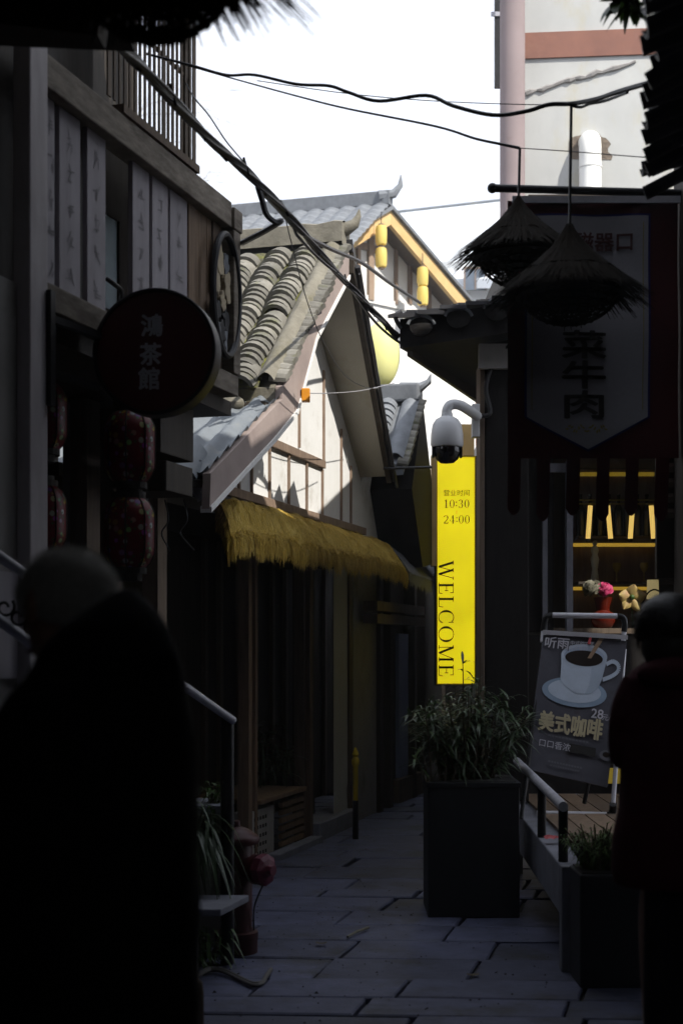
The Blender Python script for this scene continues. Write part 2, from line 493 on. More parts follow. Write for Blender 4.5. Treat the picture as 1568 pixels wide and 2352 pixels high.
def solo(name, mb, m, label, cat, origin=None, group=None, smooth=False, bevel=0):
    """a thing that is one mesh"""
    org = V(origin) if origin is not None else mb.v[0].copy()
    o = bpy.data.objects.new(name, mb.mesh(name, m, org, smooth))
    COL.objects.link(o)
    o.location = org
    BASE[o.name] = org
    if bevel:
        b = o.modifiers.new('edge', 'BEVEL')
        b.width = bevel
        b.segments = 2
    return props(o, label, cat, group)


def structure(name, mb, m, smooth=False):
    o = part(name, mb, m, None, smooth)
    o['kind'] = 'structure'
    return o


def inst(name, me, parent, mw):
    """a copy sharing mesh data, placed in the world, child of parent"""
    o = bpy.data.objects.new(name, me)
    COL.objects.link(o)
    o.parent = parent
    mm = mw.copy()
    mm.translation = mw.translation - BASE[parent.name]
    o.matrix_local = mm
    BASE[o.name] = mw.translation.copy()
    return o


def copy_tree(o, parent=None):
    c = o.copy()
    COL.objects.link(c)
    c.parent = parent
    for ch in list(o.children):
        copy_tree(ch, c)
    return c


def basis(x, y, z, t):
    m = Matrix.Identity(4)
    for i, a in enumerate((x, y, z)):
        for j in range(3):
            m[j][i] = a[j]
    m.translation = t
    return m


def text_mb(s, place, size=1.0, bold=0.0, cx=True, space=1.0):
    """flat letters; place(x, y) -> world point; letters 'size' tall around (0,0)"""
    cu = bpy.data.curves.new('lettering', 'FONT')
    cu.body = s
    cu.size = size
    cu.space_character = space
    cu.resolution_u = 3
    if cx:
        cu.align_x = 'CENTER'
        cu.align_y = 'CENTER'
    o = bpy.data.objects.new('lettering', cu)
    COL.objects.link(o)
    dg = bpy.context.evaluated_depsgraph_get()
    me = bpy.data.meshes.new_from_object(o.evaluated_get(dg))
    mb = MB()
    o0 = place(0, 0)
    nn = (place(.01, 0) - o0).cross(place(0, .01) - o0).normalized()
    if nn.y > 0:
        nn = -nn
    offs = [(0, 0)] if not bold else [(bold * a, bold * b) for a, b in ((1, 0), (-1, 0), (0, 1), (0, -1), (.7, .7), (-.7, -.7), (.7, -.7), (-.7, .7))]
    for k, (ox, oy) in enumerate(offs):
        mb.add([place(v.co.x + ox, v.co.y + oy) + nn * (.00035 * k) for v in me.vertices], [tuple(p.vertices) for p in me.polygons])
    bpy.data.objects.remove(o)
    bpy.data.curves.remove(cu)
    bpy.data.meshes.remove(me)
    return mb


def blade(mb, p, d, up, L, w, droop, seg=4):
    """one long narrow leaf"""
    d = d.normalized()
    side = d.cross(V((0, 0, 1)))
    if side.length < 0.05:
        side = V((1, 0, 0))
    side.normalize()
    k = len(mb.v)
    for i in range(seg + 1):
        t = i / seg
        q = p + d * (L * t) + V((0, 0, -droop * L * t * t))
        ww = w * (math.sin(math.pi * (0.12 + 0.88 * t)) if i < seg else 0.06)
        mb.v += [q - side * ww * 0.5, q + side * ww * 0.5]
    for i in range(seg):
        a = k + 2 * i
        mb.f.append((a, a + 1, a + 3, a + 2))


def smooth_path(pts, n=6):
    pts = [V(p) for p in pts]
    out = []
    P = [pts[0]] + pts + [pts[-1]]
    for i in range(1, len(P) - 2):
        a, b, c, d = P[i - 1], P[i], P[i + 1], P[i + 2]
        for k in range(n):
            t = k / n
            out.append(0.5 * ((2 * b) + (c - a) * t + (2 * a - 5 * b + 4 * c - d) * t * t + (3 * b - a - 3 * c + d) * t ** 3))
    out.append(pts[-1])
    return out


FA = Fr((-1.28, 6.0), 0.31)        # tea house front
FB = Fr((-0.49, 11.1), 0.29)       # gabled house front

# ------------------------------------------------------------------ ground and paving
structure('ground', MB().add([(-75, -22, -0.06), (75, -22, -0.06), (75, 150, -0.06), (-75, 150, -0.06)], [(0, 1, 2, 3)]), 'ground')
hz_m = bpy.data.materials.new('glow_haze_air')  # thin air volume added to stand in for lens glow
hz_m.use_nodes = True
hn, hl_ = hz_m.node_tree.nodes, hz_m.node_tree.links
hn.remove(hn['Principled BSDF'])
pv = hn.new('ShaderNodeVolumePrincipled')
pv.inputs['Color'].default_value = (0.95, 0.97, 1.0, 1)
pv.inputs['Density'].default_value = 0.0022
pv.inputs['Anisotropy'].default_value = 0.2
hl_.new(pv.outputs[0], hn['Material Output'].inputs['Volume'])
hz_o = part('glow_haze', MB().wbox(-80, 80, -28, 160, -1.06, 26), hz_m)
hz_o['kind'] = 'stuff'
pave = structure('pavement', MB().add([(-2.6, 1.0, -0.03), (3.2, 1.0, -0.03), (3.2, 24, -0.03), (-2.6, 24, -0.03)], [(0, 1, 2, 3)]), 'ground')
rg = random.Random(3)
y = 2.6
row = 0
count = 0
while y < 17.5 and count < 280:
    dpt = rg.uniform(0.30, 0.52)
    x = -1.9 - rg.uniform(0, 0.6) + 0.27 * max(0, y - 9)
    xr = 2.3 if y < 10 else 2.6
    while x < xr:
        w = rg.uniform(0.55, 1.25)
        g = rg.uniform(0.004, 0.011) if rg.random() < .8 else rg.uniform(.012, .022)
        sk = 0.24
        c = [(x + g, y + g), (x + w - g, y + g), (x + w - g, y + dpt - g), (x + g, y + dpt - g)]
        c = [(a + sk * (b - y) + rg.uniform(-.006, .006), b - 0.05 * a + rg.uniform(-.008, .008)) for a, b in c]
        zz = rg.uniform(-0.006, 0.006)
        tl = (rg.uniform(-.006, .006), rg.uniform(-.006, .006))
        ctr = V((sum(a for a, b in c) / 4, sum(b for a, b in c) / 4, 0))
        mb = MB()
        ins = []
        n_e = 3
        outer = []
        for i in range(4):
            p0, p1 = c[i], c[(i + 1) % 4]
            for k in range(n_e):
                t = k / n_e
                j = rg.uniform(-.006, .006) if k else 0
                outer.append(V((p0[0] + (p1[0] - p0[0]) * t + j, p0[1] + (p1[1] - p0[1]) * t + j, 0)))
        m_ = len(outer)
        lo = [V((p.x, p.y, -0.032)) for p in outer]
        mid = [V((p.x, p.y, zz - 0.008 + (p.x - ctr.x) * tl[0] + (p.y - ctr.y) * tl[1])) for p in outer]
        top = [V((ctr.x + (p.x - ctr.x) * (1 - .016 / w), ctr.y + (p.y - ctr.y) * (1 - .018 / dpt), zz + (p.x - ctr.x) * tl[0] + (p.y - ctr.y) * tl[1])) for p in outer]
        fs = []
        for i in range(m_):
            j = (i + 1) % m_
            fs += [(i, j, m_ + j, m_ + i), (m_ + i, m_ + j, 2 * m_ + j, 2 * m_ + i)]
        fs.append(tuple(range(2 * m_, 3 * m_)))
        mb.add(lo + mid + top, fs)
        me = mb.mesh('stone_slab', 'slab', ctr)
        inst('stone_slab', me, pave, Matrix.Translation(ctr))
        count += 1
        x += w
    y += dpt
    row += 1

# ------------------------------------------------------------------ tea house (near left)
tea = thing('tea_house', 'weathered timber tea house on the left with slatted white signboard panel', 'house', FA.p(0, 0, 0))
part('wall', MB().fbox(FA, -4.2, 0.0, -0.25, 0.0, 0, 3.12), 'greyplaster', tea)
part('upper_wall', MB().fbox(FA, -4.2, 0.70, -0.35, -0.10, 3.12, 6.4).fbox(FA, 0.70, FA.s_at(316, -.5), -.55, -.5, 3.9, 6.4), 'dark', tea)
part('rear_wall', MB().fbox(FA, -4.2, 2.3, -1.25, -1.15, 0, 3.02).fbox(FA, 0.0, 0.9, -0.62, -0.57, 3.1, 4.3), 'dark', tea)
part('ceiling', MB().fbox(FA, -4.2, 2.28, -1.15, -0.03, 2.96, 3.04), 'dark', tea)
part('roof', MB().fbox(FA, -5, 0.75, -5, 1.25, 6.4, 6.55), 'dark', tea)  # unseen eave drawn far out to cut sky light on the lane
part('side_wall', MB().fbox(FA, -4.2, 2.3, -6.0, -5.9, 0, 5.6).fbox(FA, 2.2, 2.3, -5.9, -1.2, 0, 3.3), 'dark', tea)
s0, s1 = FA.s_at(65, 0.05), FA.s_at(106, 0.05)
part('post', MB().fbox(FA, s0, s1, -0.02, 0.06, 0, 4.17), 'whitepost', tea, bevel=0.006)
part('white_panel', MB().fbox(FA, -1.6, s0 - 0.02, 0.0, 0.015, 1.50, 1.93), 'whiteboard', tea)
for pxa, pxb in ((160, 181), (212, 244)):
    f1, f2 = FA.s_at(pxa, -0.7), FA.s_at(pxb, -0.7)
    part('door_jamb', MB().fbox(FA, f1, f2, -0.74, -0.66, 0.0, 2.96), 'whiteboard', tea)
for pxa, pxb in ((181, 211), (245, 262), (345, 366)):
    f1, f2 = FA.s_at(pxa, -0.6), FA.s_at(pxb, -0.6)
    part('door_post', MB().fbox(FA, f1, f2, -0.65, -0.55, 0.0, 2.96), 'wood', tea)
sE = FA.s_at(553, 0.06)
sP = FA.s_at(540, 0.06)
sgn = part('sign_panel', MB().fbox(FA, s1 + .004, sE - .11, -0.06, 0.05, 3.985, 4.125), 'woodh', tea, bevel=0.006)
part('top_beam', MB().fbox(FA, sE - .106, sE + 0.02, -0.055, 0.065, 3.98, 4.10), 'woodh', sgn, bevel=0.006)
part('bottom_beam', MB().fbox(FA, s1 + .004, sE - .004, -0.06, 0.05, 3.05, 3.165), 'woodh', sgn, bevel=0.006)
part('end_post', MB().fbox(FA, sE - 0.10, sE, -0.05, 0.06, 3.17, 3.975), 'woodh', sgn, bevel=0.006)
rb = random.Random(5)
strk = MB()
for pxa, pxb in ((110, 128), (139, 187), (203, 245), (307, 345), (352, 388), (393, 432)):
    a, b = FA.s_at(pxa, 0), FA.s_at(pxb, 0)
    part('board', MB().fbox(FA, a, b, -0.03, -0.004, 3.166, 3.984), 'whiteboard', sgn, bevel=0.003)
    cs = (a + b) / 2
    for k in range(5):                                 # faint brushed marks down the board
        zc = 3.86 - k * 0.15
        for q in range(5):
            ang = rb.choice((0, 90, 60, 120, 10))
            ln = rb.uniform(.015, .035)
            ds, dz = math.cos(R(ang)) * ln, math.sin(R(ang)) * ln
            os_, oz = rb.uniform(-.02, .02), rb.uniform(-.03, .03)
            w_ = 0.004
            pts = [(cs + os_ - ds, zc + oz - dz), (cs + os_ + ds, zc + oz + dz)]
            nx, nz = -dz / ln * w_, ds / ln * w_
            strk.add([FA.p(pts[0][0] - nx, -0.002, pts[0][1] - nz), FA.p(pts[1][0] - nx, -0.002, pts[1][1] - nz), FA.p(pts[1][0] + nx, -0.002, pts[1][1] + nz), FA.p(pts[0][0] + nx, -0.002, pts[0][1] + nz)], [(0, 1, 2, 3)])
part('brush_marks', strk, mat('faded_ink', (0.30, 0.285, 0.30), None, 9, 0.9, 0, var=0), sgn, kind='stuff')
a = FA.s_at(435, 0)
while a < sE - 0.12:
    w_ = rb.uniform(0.07, 0.11)
    b = min(a + w_, sE - 0.102)
    part('plank', MB().fbox(FA, a + .002, b - .002, -0.035, rb.uniform(-.012, 0.0), 3.166, 3.984), 'plank', sgn, bevel=0.003)
    a = b
# open bay with a frosted window behind it
wn = part('window', MB().fbox(FA, FA.s_at(275, -.2), FA.s_at(303, -.2), -0.24, -0.2, 3.1, 4.1).fbox(FA, FA.s_at(243, -.2), FA.s_at(275, -.2), -0.24, -.2, 3.78, 4.1)
          .fbox(FA, FA.s_at(243, -.2), FA.s_at(275, -.2), -0.24, -.2, 3.28, 3.31), 'dark', tea)
part('pane', MB().fbox(FA, FA.s_at(243, -.2), FA.s_at(275, -.2), -0.225, -0.215, 3.1, 3.78), 'pane', wn)
part('bent_pipe', MB().tube(smooth_path([at(245, 640, 6.75), at(262, 652, 6.75), at(278, 668, 6.8), at(280, 700, 6.8)]), 0.012), 'iron', tea, True)
# lattice balcony
lat = part('lattice', MB().fbox(FA, 0.70, FA.s_at(455, .05), 0.0, 0.06, 4.13, 4.17), 'plank', tea)
part('cross_rail', MB().fbox(FA, 0.70, FA.s_at(455, .05), -0.005, 0.01, 4.62, 4.635), 'plank', lat)
e1 = FA.s_at(453, .05)
bar_me = MB().wbox(-.004, .004, -.011, .011, 0, 2.2).mesh('bar', 'wood')
sb = FA.s_at(250, 0.03)
nb = 19
for k in range(nb):
    s = sb + (e1 - sb) * k / (nb - 1)
    o = inst('bar', bar_me, lat, Matrix.Translation(FA.p(s, 0.032, 4.171)) @ Matrix.Rotation(-math.atan(.31), 4, 'Z') @ Matrix.Diagonal((1, 1.7 if k in (0, nb - 1, 11) else rb.uniform(.85, 1.2), 1, 1)))
part('corner_post', MB().fbox(FA, e1 - 0.03, e1 + 0.01, -0.03, 0.0, 4.17, 6.4), 'wood', tea)
part('fascia_box', MB().fbox(FA, 1.55, FA.s_at(445, -.14), -0.42, -0.14, 2.66, 2.95), 'dark', tea, bevel=.005)
part('cross_beam', MB().fbox(FA, 1.58, FA.s_at(443, -.12), -0.40, -0.12, 2.46, 2.62), 'dark', tea, bevel=.005)

med = thing('oval_medallion', 'dark oval metal ring with carved relief on the brown planks of the signboard', 'medallion', FA.pix(515, 700, .03) and FA.p(FA.s_at(514, .03), .03, 3.58))
mc = FA.s_at(514, .04)
ring = [FA.p(mc + .19 * math.cos(2 * math.pi * k / 40), 0.055, 3.58 + .335 * math.sin(2 * math.pi * k / 40)) for k in range(41)]
part('ring', MB().tube(ring, 0.02, 8, cap=False), 'iron', med, True)


def relief(cs, cz, rs, rz, seedv, n0, n1):
    pts = []
    for k in range(26):
        an = 2 * math.pi * k / 26
        q = 1 + 0.8 * noise.noise(V((math.cos(an) * 1.6 + seedv, math.sin(an) * 1.6, seedv)))
        pts.append(FA.p(mc + cs + rs * q * math.cos(an), n0, 3.58 + cz + rz * q * math.sin(an)))
    return MB().prism(pts, FA.n * (n1 - n0))


pale_relief = mat('pale_worn_relief', (0.42, 0.36, 0.25), (0.30, 0.25, 0.17), 9, .8, .4, var=.2)
for cs, cz, rs, rz, sd, mm in ((-.04, .20, .045, .085, 1.3, pale_relief), (.05, .17, .04, .06, 4.9, 'tileblue'), (.06, .06, .05, .075, 4.1, pale_relief), (-.07, .05, .04, .07, 7.7, pale_relief), (0.0, -.03, .045, .05, 2.2, pale_relief),
                               (-.07, -.10, .05, .06, 9.4, 'iron'), (.05, -.11, .05, .06, 6.4, 'iron'), (-.02, -.20, .06, .06, 8.4, 'iron'), (.05, -.23, .025, .06, 3.3, 'tileblue'), (-.07, -.22, .02, .05, 5.6, 'tileblue')):
    part('relief', relief(cs, cz, rs, rz, sd, 0.012, 0.035 + .01 * rb.random()), mm, med, bevel=.005)

# round red sign
sc_ = at(355, 808, 6.35)
nrm = V((-0.16, -1, 0)).normalized()
sx_ = V((0, 0, 1)).cross(nrm).normalized() * 1
sx_ = V((-nrm.y, nrm.x, 0))
rs_ = thing('round_sign', 'round dark red tea house sign on two arms from the white post', 'sign', sc_)
mxs = basis(sx_, V((0, 0, 1)), nrm, V((0, 0, 0))).to_3x3()
part('rim', MB().lathe(sc_, [(0.279, -0.10), (0.283, -0.095), (0.283, 0.012), (0.279, 0.016), (0.268, 0.016), (0.266, 0.0), (0.266, -0.098)], 64, mxs), 'iron', rs_, True)
part('face', MB().lathe(sc_, [(0.266, -0.02), (0.266, 0.004)], 64, mxs), 'red', rs_)
for k, ch in enumerate('鴻茶館'):
    cy_ = (752 - 808, 818 - 808, 874 - 808)[k]
    cx_ = (350, 347, 344)[k] - 355
    o_ = V((cx_ / F * 6.35, 0, -cy_ / F * 6.35))
    part('character', text_mb(ch, lambda x, y, o_=o_: sc_ + sx_ * (o_.x + x) + V((0, 0, o_.z + y)) + nrm * 0.007, 0.104, 0.003), 'offwhite', rs_)
for py in (745, 868):
    z = at(0, py, 6.15).z
    p0 = at(107, py, 6.02)
    part('arm', MB().beam((p0.x, p0.y, z), sc_ + V((-0.25, 0.02, z - sc_.z)), 0.03, 0.03), 'iron', rs_)
part('mount_plate', MB().fbox(FA, s1 - .02, s1 + .02, 0.062, 0.085, at(0, 940, 6.05).z, at(0, 680, 6.05).z), 'iron', rs_)
for px, py in ((486, 860), (458, 915)):
    q = at(px, py, 6.42)
    part('reflector', MB().lathe(q, [(0.012, -.006), (0.012, .006)], 10, Matrix.Rotation(R(90), 3, 'Y')), 'yellowpaint', rs_)


def hexlantern(c, r, h, label, group, m='floral', drop=0.25):
    t = thing('floral_lantern', label, 'lantern', c, group)
    p = [(r * .62, -h / 2), (r * .8, -h / 2 + h * .06), (r * .98, -h * .30), (r, -h * .2), (r, h * .2), (r * .98, h * .30), (r * .8, h / 2 - h * .06), (r * .62, h / 2)]
    part('body', MB().lathe(c, p, 32), m, t, True)
    part('top_trim', MB().lathe(c, [(r * .66, h / 2), (r * .66, h / 2 + .03)], 16).lathe(c, [(r * .5, h / 2 + .03), (r * .5, h / 2 + .055)], 16), 'lace', t)
    part('bottom_trim', MB().lathe(c, [(r * .7, -h / 2 - .03), (r * .7, -h / 2)], 16).lathe(c, [(r * .52, -h / 2 - .065), (r * .52, -h / 2 - .03)], 16), 'lace', t)
    part('cord', MB().tube([c + V((0, 0, h / 2 + .05)), c + V((0, 0, h / 2 + .05 + drop))], .006, 6), 'black', t)
    ribs = MB()
    for k in range(8):
        an = 2 * math.pi * k / 8
        ribs.tube([c + V((q[0] * 1.01 * math.cos(an), q[0] * 1.01 * math.sin(an), q[1])) for q in p], .004, 5)
    part('ribs', ribs, 'lace', t)
    return t


gl = 'floral cloth lanterns hung in pairs at the tea house'
hexlantern(at(298, 1028, 6.8), .121, .335, 'upper dark red floral lantern directly below the round red sign', gl)
hexlantern(at(297, 1225, 6.8), .121, .33, 'lower dark red floral lantern, second below the round red sign', gl, drop=.02)
hexlantern(at(100, 958, 7.2), .121, .33, 'upper floral lantern half hidden behind the white post', gl)
hexlantern(at(98, 1193, 7.2), .121, .33, 'lower floral lantern half hidden behind the white post', gl, drop=.12)

solo('red_notice', MB().fbox(FA, 1.22, 1.46, -1.145, -1.13, 2.03, 2.21), 'redpaper', 'faded dark red paper notice on the dark shop wall right of the lanterns', 'notice')

# iron stair railing coming down from the left
rail = thing('stair_railing', 'dark iron stair handrail sloping down from the left behind the hunched person', 'railing', at(520, 1900, 7.3))
z_ = lambda px, py, d: at(px, py, d)
part('top_rail', MB().tube([at(-120, 1190, 5.2), at(0, 1278, 5.4), at(535, 1655, 7.3)], .021, 10), 'steel', rail, True)
part('lower_rail', MB().tube([at(-120, 1330, 5.2), at(0, 1425, 5.4), at(300, 1640, 6.4)], .022, 10), 'steel', rail, True)
pp = at(522, 1650, 7.32)
part('newel_post', MB().tube([(pp.x, pp.y, pp.z + .015), (pp.x, pp.y, 0)], .036, 12), 'iron', rail, True)
for k in range(3):
    q = at(12 + k * 30, 1395 + k * 22, 5.45)
    part('scroll', MB().tube([q + V((math.cos(a_) * (.012 + .004 * a_), 0, math.sin(a_) * (.012 + .004 * a_))) for a_ in [i * .5 for i in range(15)]], .006, 6), 'iron', rail, True)

# ------------------------------------------------------------------ gabled house
gh = thing('gabled_house', 'white gabled house with brown studs and mossy clay tiled roof', 'house', FB.p(0, 0, 0))
AP, RF = (0.24, 4.80), (1.985, 3.30)
kL, kR, kS = 0.84, 0.86, 0.5              # tiled slope, far slope, lower sheet slope
NR = 0.37                                 # the far eave is set back a little
DRIP = [(.24, 4.55), (-.62, 3.89), (-1.08, 3.28), (-1.6, 3.0), (-2.74, 2.44)]
zl = lambda s: 3.36 + kS * (s + 1.30)
NW = 0.12                                 # upper wall stands this far out


def zroof(s):
    return AP[1] - kL * (AP[0] - s) if s < AP[0] else AP[1] - kR * (s - AP[0])


wall = part('wall', MB().prism([FB.p(-2.3, NW, 2.66), FB.p(2.0, NW, 2.66), FB.p(2.0, NW, 3.14), FB.p(AP[0], NW, 4.66), FB.p(-1.2, NW, 3.3), FB.p(-2.3, NW, 2.76)], FB.n * -0.12), 'plaster', gh)
part('side_wall', MB().fbox(FB, 2.003, 4.6, -0.12, 0.0 + NW, 2.5, 3.4), 'plaster', gh)
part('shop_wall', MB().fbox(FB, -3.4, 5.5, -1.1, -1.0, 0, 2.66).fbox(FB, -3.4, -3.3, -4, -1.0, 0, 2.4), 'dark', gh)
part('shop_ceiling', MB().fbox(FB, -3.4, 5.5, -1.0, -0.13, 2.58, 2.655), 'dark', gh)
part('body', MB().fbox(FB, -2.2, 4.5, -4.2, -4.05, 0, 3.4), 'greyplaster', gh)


def stud(px, y0, y1, w=0.026, n=0.018 + NW):
    s, za = FB.pix(px, y0, n)
    _, zb = FB.pix(px, y1, n)
    part('stud', MB().fbox(FB, s - w / 2, s + w / 2, NW - .01, n, min(za, zb), max(za, zb)), 'brownframe', wall, bevel=.003)


for px, y0, y1 in ((552, 1075, 1140), (581, 1050, 1152), (622, 1016, 1162), (666, 1037, 1176), (707, 1056, 1190), (743, 1078, 1200), (746, 850, 1060), (690, 905, 1028), (786, 985, 1212), (808, 1070, 1222)):
    stud(px, y0, y1)
a_, za = FB.pix(624, 1012, NW + .02)
b_, zb = FB.pix(746, 1072, NW + .02)
part('lintel', MB().fbox(FB, -1.35, b_, NW - .01, NW + 0.03, (za + zb) / 2 - .03, (za + zb) / 2 + .035), 'brownframe', wall, bevel=.004)
part('sill', MB().fbox(FB, -2.2, 1.99, NW, NW + 0.05, 2.655, 2.72), 'brownframe', wall, bevel=.005)
rc = random.Random(11)
for k in range(10):                                    # uneven blocks of mortar under the sill
    s = -1.2 + k * .17 + rc.uniform(-.04, .04)
    part('mortar_lump', MB().fbox(FB, s, s + rc.uniform(.04, .09), NW - .1, NW + rc.uniform(.01, .045), 2.60 + rc.uniform(-.02, .0), 2.655), 'pink', wall, bevel=.008)
for px in (880, 905, 928):
    s = FB.s_at(px, NW + .02)
    part('stud', MB().fbox(FB, s - .03, s + .03, NW, NW + 0.03, 2.5, 3.4), 'brownframe', gh)
s = FB.s_at(868, NW + .02)
part('rail', MB().fbox(FB, s, s + 1.0, NW, NW + 0.035, 2.93, 3.03), 'dark', gh)

# roof: slab, soffit, ridge, verge, tiles
N0, N1 = -4.0, 0.5
roof = part('roof', MB().prism([FB.p(-1.42, N1 - .05, zroof(-1.42) - .02), FB.p(AP[0], N1 - .05, AP[1] - .02), FB.p(AP[0], N1 - .05, AP[1] - .12), FB.p(-1.42, N1 - .05, zroof(-1.42) - .12)], FB.n * (N0 - N1)), 'cement', gh)
nq = lambda s: N1 + (NR - N1) * (s - AP[0]) / (RF[0] - AP[0])
part('soffit', MB().prism([FB.p(AP[0] + .01, N1, AP[1] - .06), FB.p(RF[0], NR, RF[1] - .02), FB.p(RF[0] - .03, NR, RF[1] - .12), FB.p(AP[0] - .05, N1, AP[1] - .16)], FB.n * -4.5), 'soffit', gh)
part('rear_tiles', MB().prism([FB.p(AP[0], N1 + .03, AP[1] + .04), FB.p(RF[0] + .06, NR + .03, RF[1] + .03), FB.p(RF[0] + .02, NR + .03, RF[1] - .01), FB.p(AP[0] + .012, N1 + .03, AP[1] - .05)], FB.n * -4.5), 'tiledark', gh)
bb = MB()
bb.prism([FB.p(s_, N1 + .002, z_) for s_, z_ in [(AP[0], AP[1] - .03), (-1.40, zroof(-1.40) - .03), (-1.41, zl(-1.41) - .0), (-2.72, zl(-2.72) - .0)] + DRIP[::-1]], FB.n * -0.05)
part('barge_board', bb, 'pink', gh)
dm = MB()
for (sa, z0), (sb_, z1) in zip(DRIP[:-1], DRIP[1:]):
    dm.prism([FB.p(sa, N1 + .014, z0 + .012), FB.p(sb_ + .0015, N1 + .014, z1 + .012), FB.p(sb_ + .0015, N1 + .014, z1 - .022), FB.p(sa, N1 + .014, z0 - .022)], FB.n * -0.07)
part('barge_drip', dm, 'plaster', gh)
part('barge_board', MB().prism([FB.p(AP[0] + .02, N1 + .035, AP[1] - .06), FB.p(RF[0] + .02, NR + .035, RF[1] - .04), FB.p(RF[0], NR + .035, RF[1] - .18), FB.p(AP[0] + .02, N1 + .035, AP[1] - .22)], FB.n * -0.045), 'dark', gh)
for off, r_ in ((0.0, .022), (0.06, .014)):
    pth = []
    for i in range(25):
        t = i / 24
        s_ = AP[0] + .06 + t * (RF[0] - AP[0] - .02)
        pth.append(FB.p(s_, nq(s_) + .06 + off * .3, AP[1] - .16 - off - t * (AP[1] - RF[1] - .0) + .008 * math.sin(t * 40)))
    part('gutter_pipe', MB().tube(pth, r_, 8), 'cable', gh, True)
ridge = MB()
ridge.grid(lambda u, v: FB.p(AP[0] - .12 + .0 * v, N1 - .02 - u * 4.3, AP[1] + .0 + v * (.15 + .02 * noise.noise(V((u * 30, 1, 0))))), 60, 1)
ridge.grid(lambda u, v: FB.p(AP[0] - .12 + .22 * v, N1 - .02 - u * 4.3, AP[1] + .15 + .03 * math.sin(math.pi * v) + .02 * noise.noise(V((u * 30, 1, 0)))), 60, 4)
ridge.grid(lambda u, v: FB.p(AP[0] + .10, N1 - .02 - u * 4.3, AP[1] + .0 + v * .15), 1, 1)
ridge.grid(lambda u, v: FB.p(AP[0] - .12 + .22 * u, N1 - .02, AP[1] - .02 + v * .17), 1, 1)
rid = part('ridge', ridge, 'cement', roof, True)
part('ridge_horn', MB().tube([FB.p(AP[0] - .01, N1 - .15, AP[1] + .11), FB.p(AP[0] - .01, N1 - .02, AP[1] + .12), FB.p(AP[0], N1 + .05, AP[1] + .16), FB.p(AP[0], N1 + .08, AP[1] + .22), FB.p(AP[0], N1 + .085, AP[1] + .27)], .05, 10, [.06, .055, .04, .022, .005]), 'cement', roof, True)
part('trough_tiles', MB().grid(lambda u, v: FB.p(-1.46 + u * 1.62, -2.6 + v * 2.95, zroof(-1.46 + u * 1.62) + .015 + .03 * ((u * 22) % 1.0) + .014 * noise.noise(V((u * 30, v * 40, 2)))), 110, 60), 'moss', roof, kind='stuff')
dsl = (FB.u * -1 + V((0, 0, -kL))).normalized()
nup = dsl.cross(FB.n).normalized()


def tile_mesh(r, L, th, name, m, seg=8, arc=78):
    mb = MB()
    vs = []
    for e, (x, rr) in enumerate(((-L / 2, r * .93), (L / 2, r))):
        for k in range(seg + 1):
            an = R(-arc + 2 * arc * k / seg)
            vs.append((x, rr * math.sin(an), rr * math.cos(an) - r * .25))
    for k in range(seg + 1):
        an = R(-arc + 2 * arc * k / seg)
        vs.append((L / 2, (r - th) * math.sin(an), (r - th) * math.cos(an) - r * .25))
    fs = []
    for k in range(seg):
        fs.append((k, k + 1, seg + 2 + k, seg + 1 + k))
        fs.append((seg + 1 + k, seg + 2 + k, 2 * seg + 3 + k, 2 * seg + 2 + k))
    mb.add(vs, fs)
    return mb.mesh(name, m, smooth=True)


tile_me = tile_mesh(.112, .14, .026, 'clay_tile', 'tile')
cols = [0.215 - .232 * k for k in range(7)]
for ci, nn in enumerate(cols):
    rows = 28
    for j in range(rows):
        s = AP[0] - .2 - j * .056
        if s < -1.48:
            break
        if rc.random() < .03:
            continue
        z = zroof(s) + .045
        wob = .012 * math.sin(j * .5 + ci * 2)
        tilt = Matrix.Rotation(R(-12 + rc.uniform(-2.5, 2.5)), 4, 'Y') @ Matrix.Rotation(R(rc.uniform(-4, 4)), 4, 'Z') @ Matrix.Rotation(R(rc.uniform(-4, 4)), 4, 'X')
        inst('clay_tile', tile_me, roof, basis(dsl, FB.n, nup, FB.p(s, nn + wob + rc.uniform(-.006, .006), z + rc.uniform(-.006, .008))) @ tilt @ Matrix.Scale(rc.uniform(.95, 1.05), 4))
# cement verge with tile ends below
part('verge_cap', MB().grid(lambda u, v: FB.p(-1.45 + u * 1.62, .325 + v * .135, zroof(-1.45 + u * 1.62) + .03 + .075 * math.sin(math.pi * (.08 + .84 * v)) + .012 * noise.noise(V((u * 14, v * 3, 5)))), 60, 6), 'cement', roof, True)
hd_ = [(.075 * math.cos(R(a_)), .05 * math.sin(R(a_))) for a_ in range(0, 181, 30)]
vt = MB().prism([(-.06, y_, z_ - .01) for y_, z_ in hd_], V((.12, 0, 0))).mesh('verge_tile', 'tile')
for j in range(23):
    s = AP[0] - .06 - j * .069
    if s < -1.5:
        break
    inst('verge_tile', vt, roof, basis(FB.n, FB.u, V((0, 0, 1)), FB.p(s, .465 + rc.uniform(-.02, .012), zroof(s) + .005)) @ Matrix.Rotation(R(10 + rc.uniform(-6, 6)), 4, 'Y') @ Matrix.Rotation(R(34), 4, 'X') @ Matrix.Scale(rc.uniform(.85, 1.1), 4))
eave = MB()
for k in range(5):
    nn = .1 - .215 * k
    eave.ball(FB.p(-1.50, nn, zroof(-1.5) + .0), .10, .10, .075, 10, 6)
    eave.ball(FB.p(-1.55, nn + .1, zroof(-1.55) - .03), .08, .09, .06, 10, 6)
part('eave_mortar', eave, 'cement', roof, True)
part('eave_board', MB().fbox(FB, -1.52, -1.44, -3.0, .42, zroof(-1.5) - .20, zroof(-1.5) - .06), 'dark', gh)

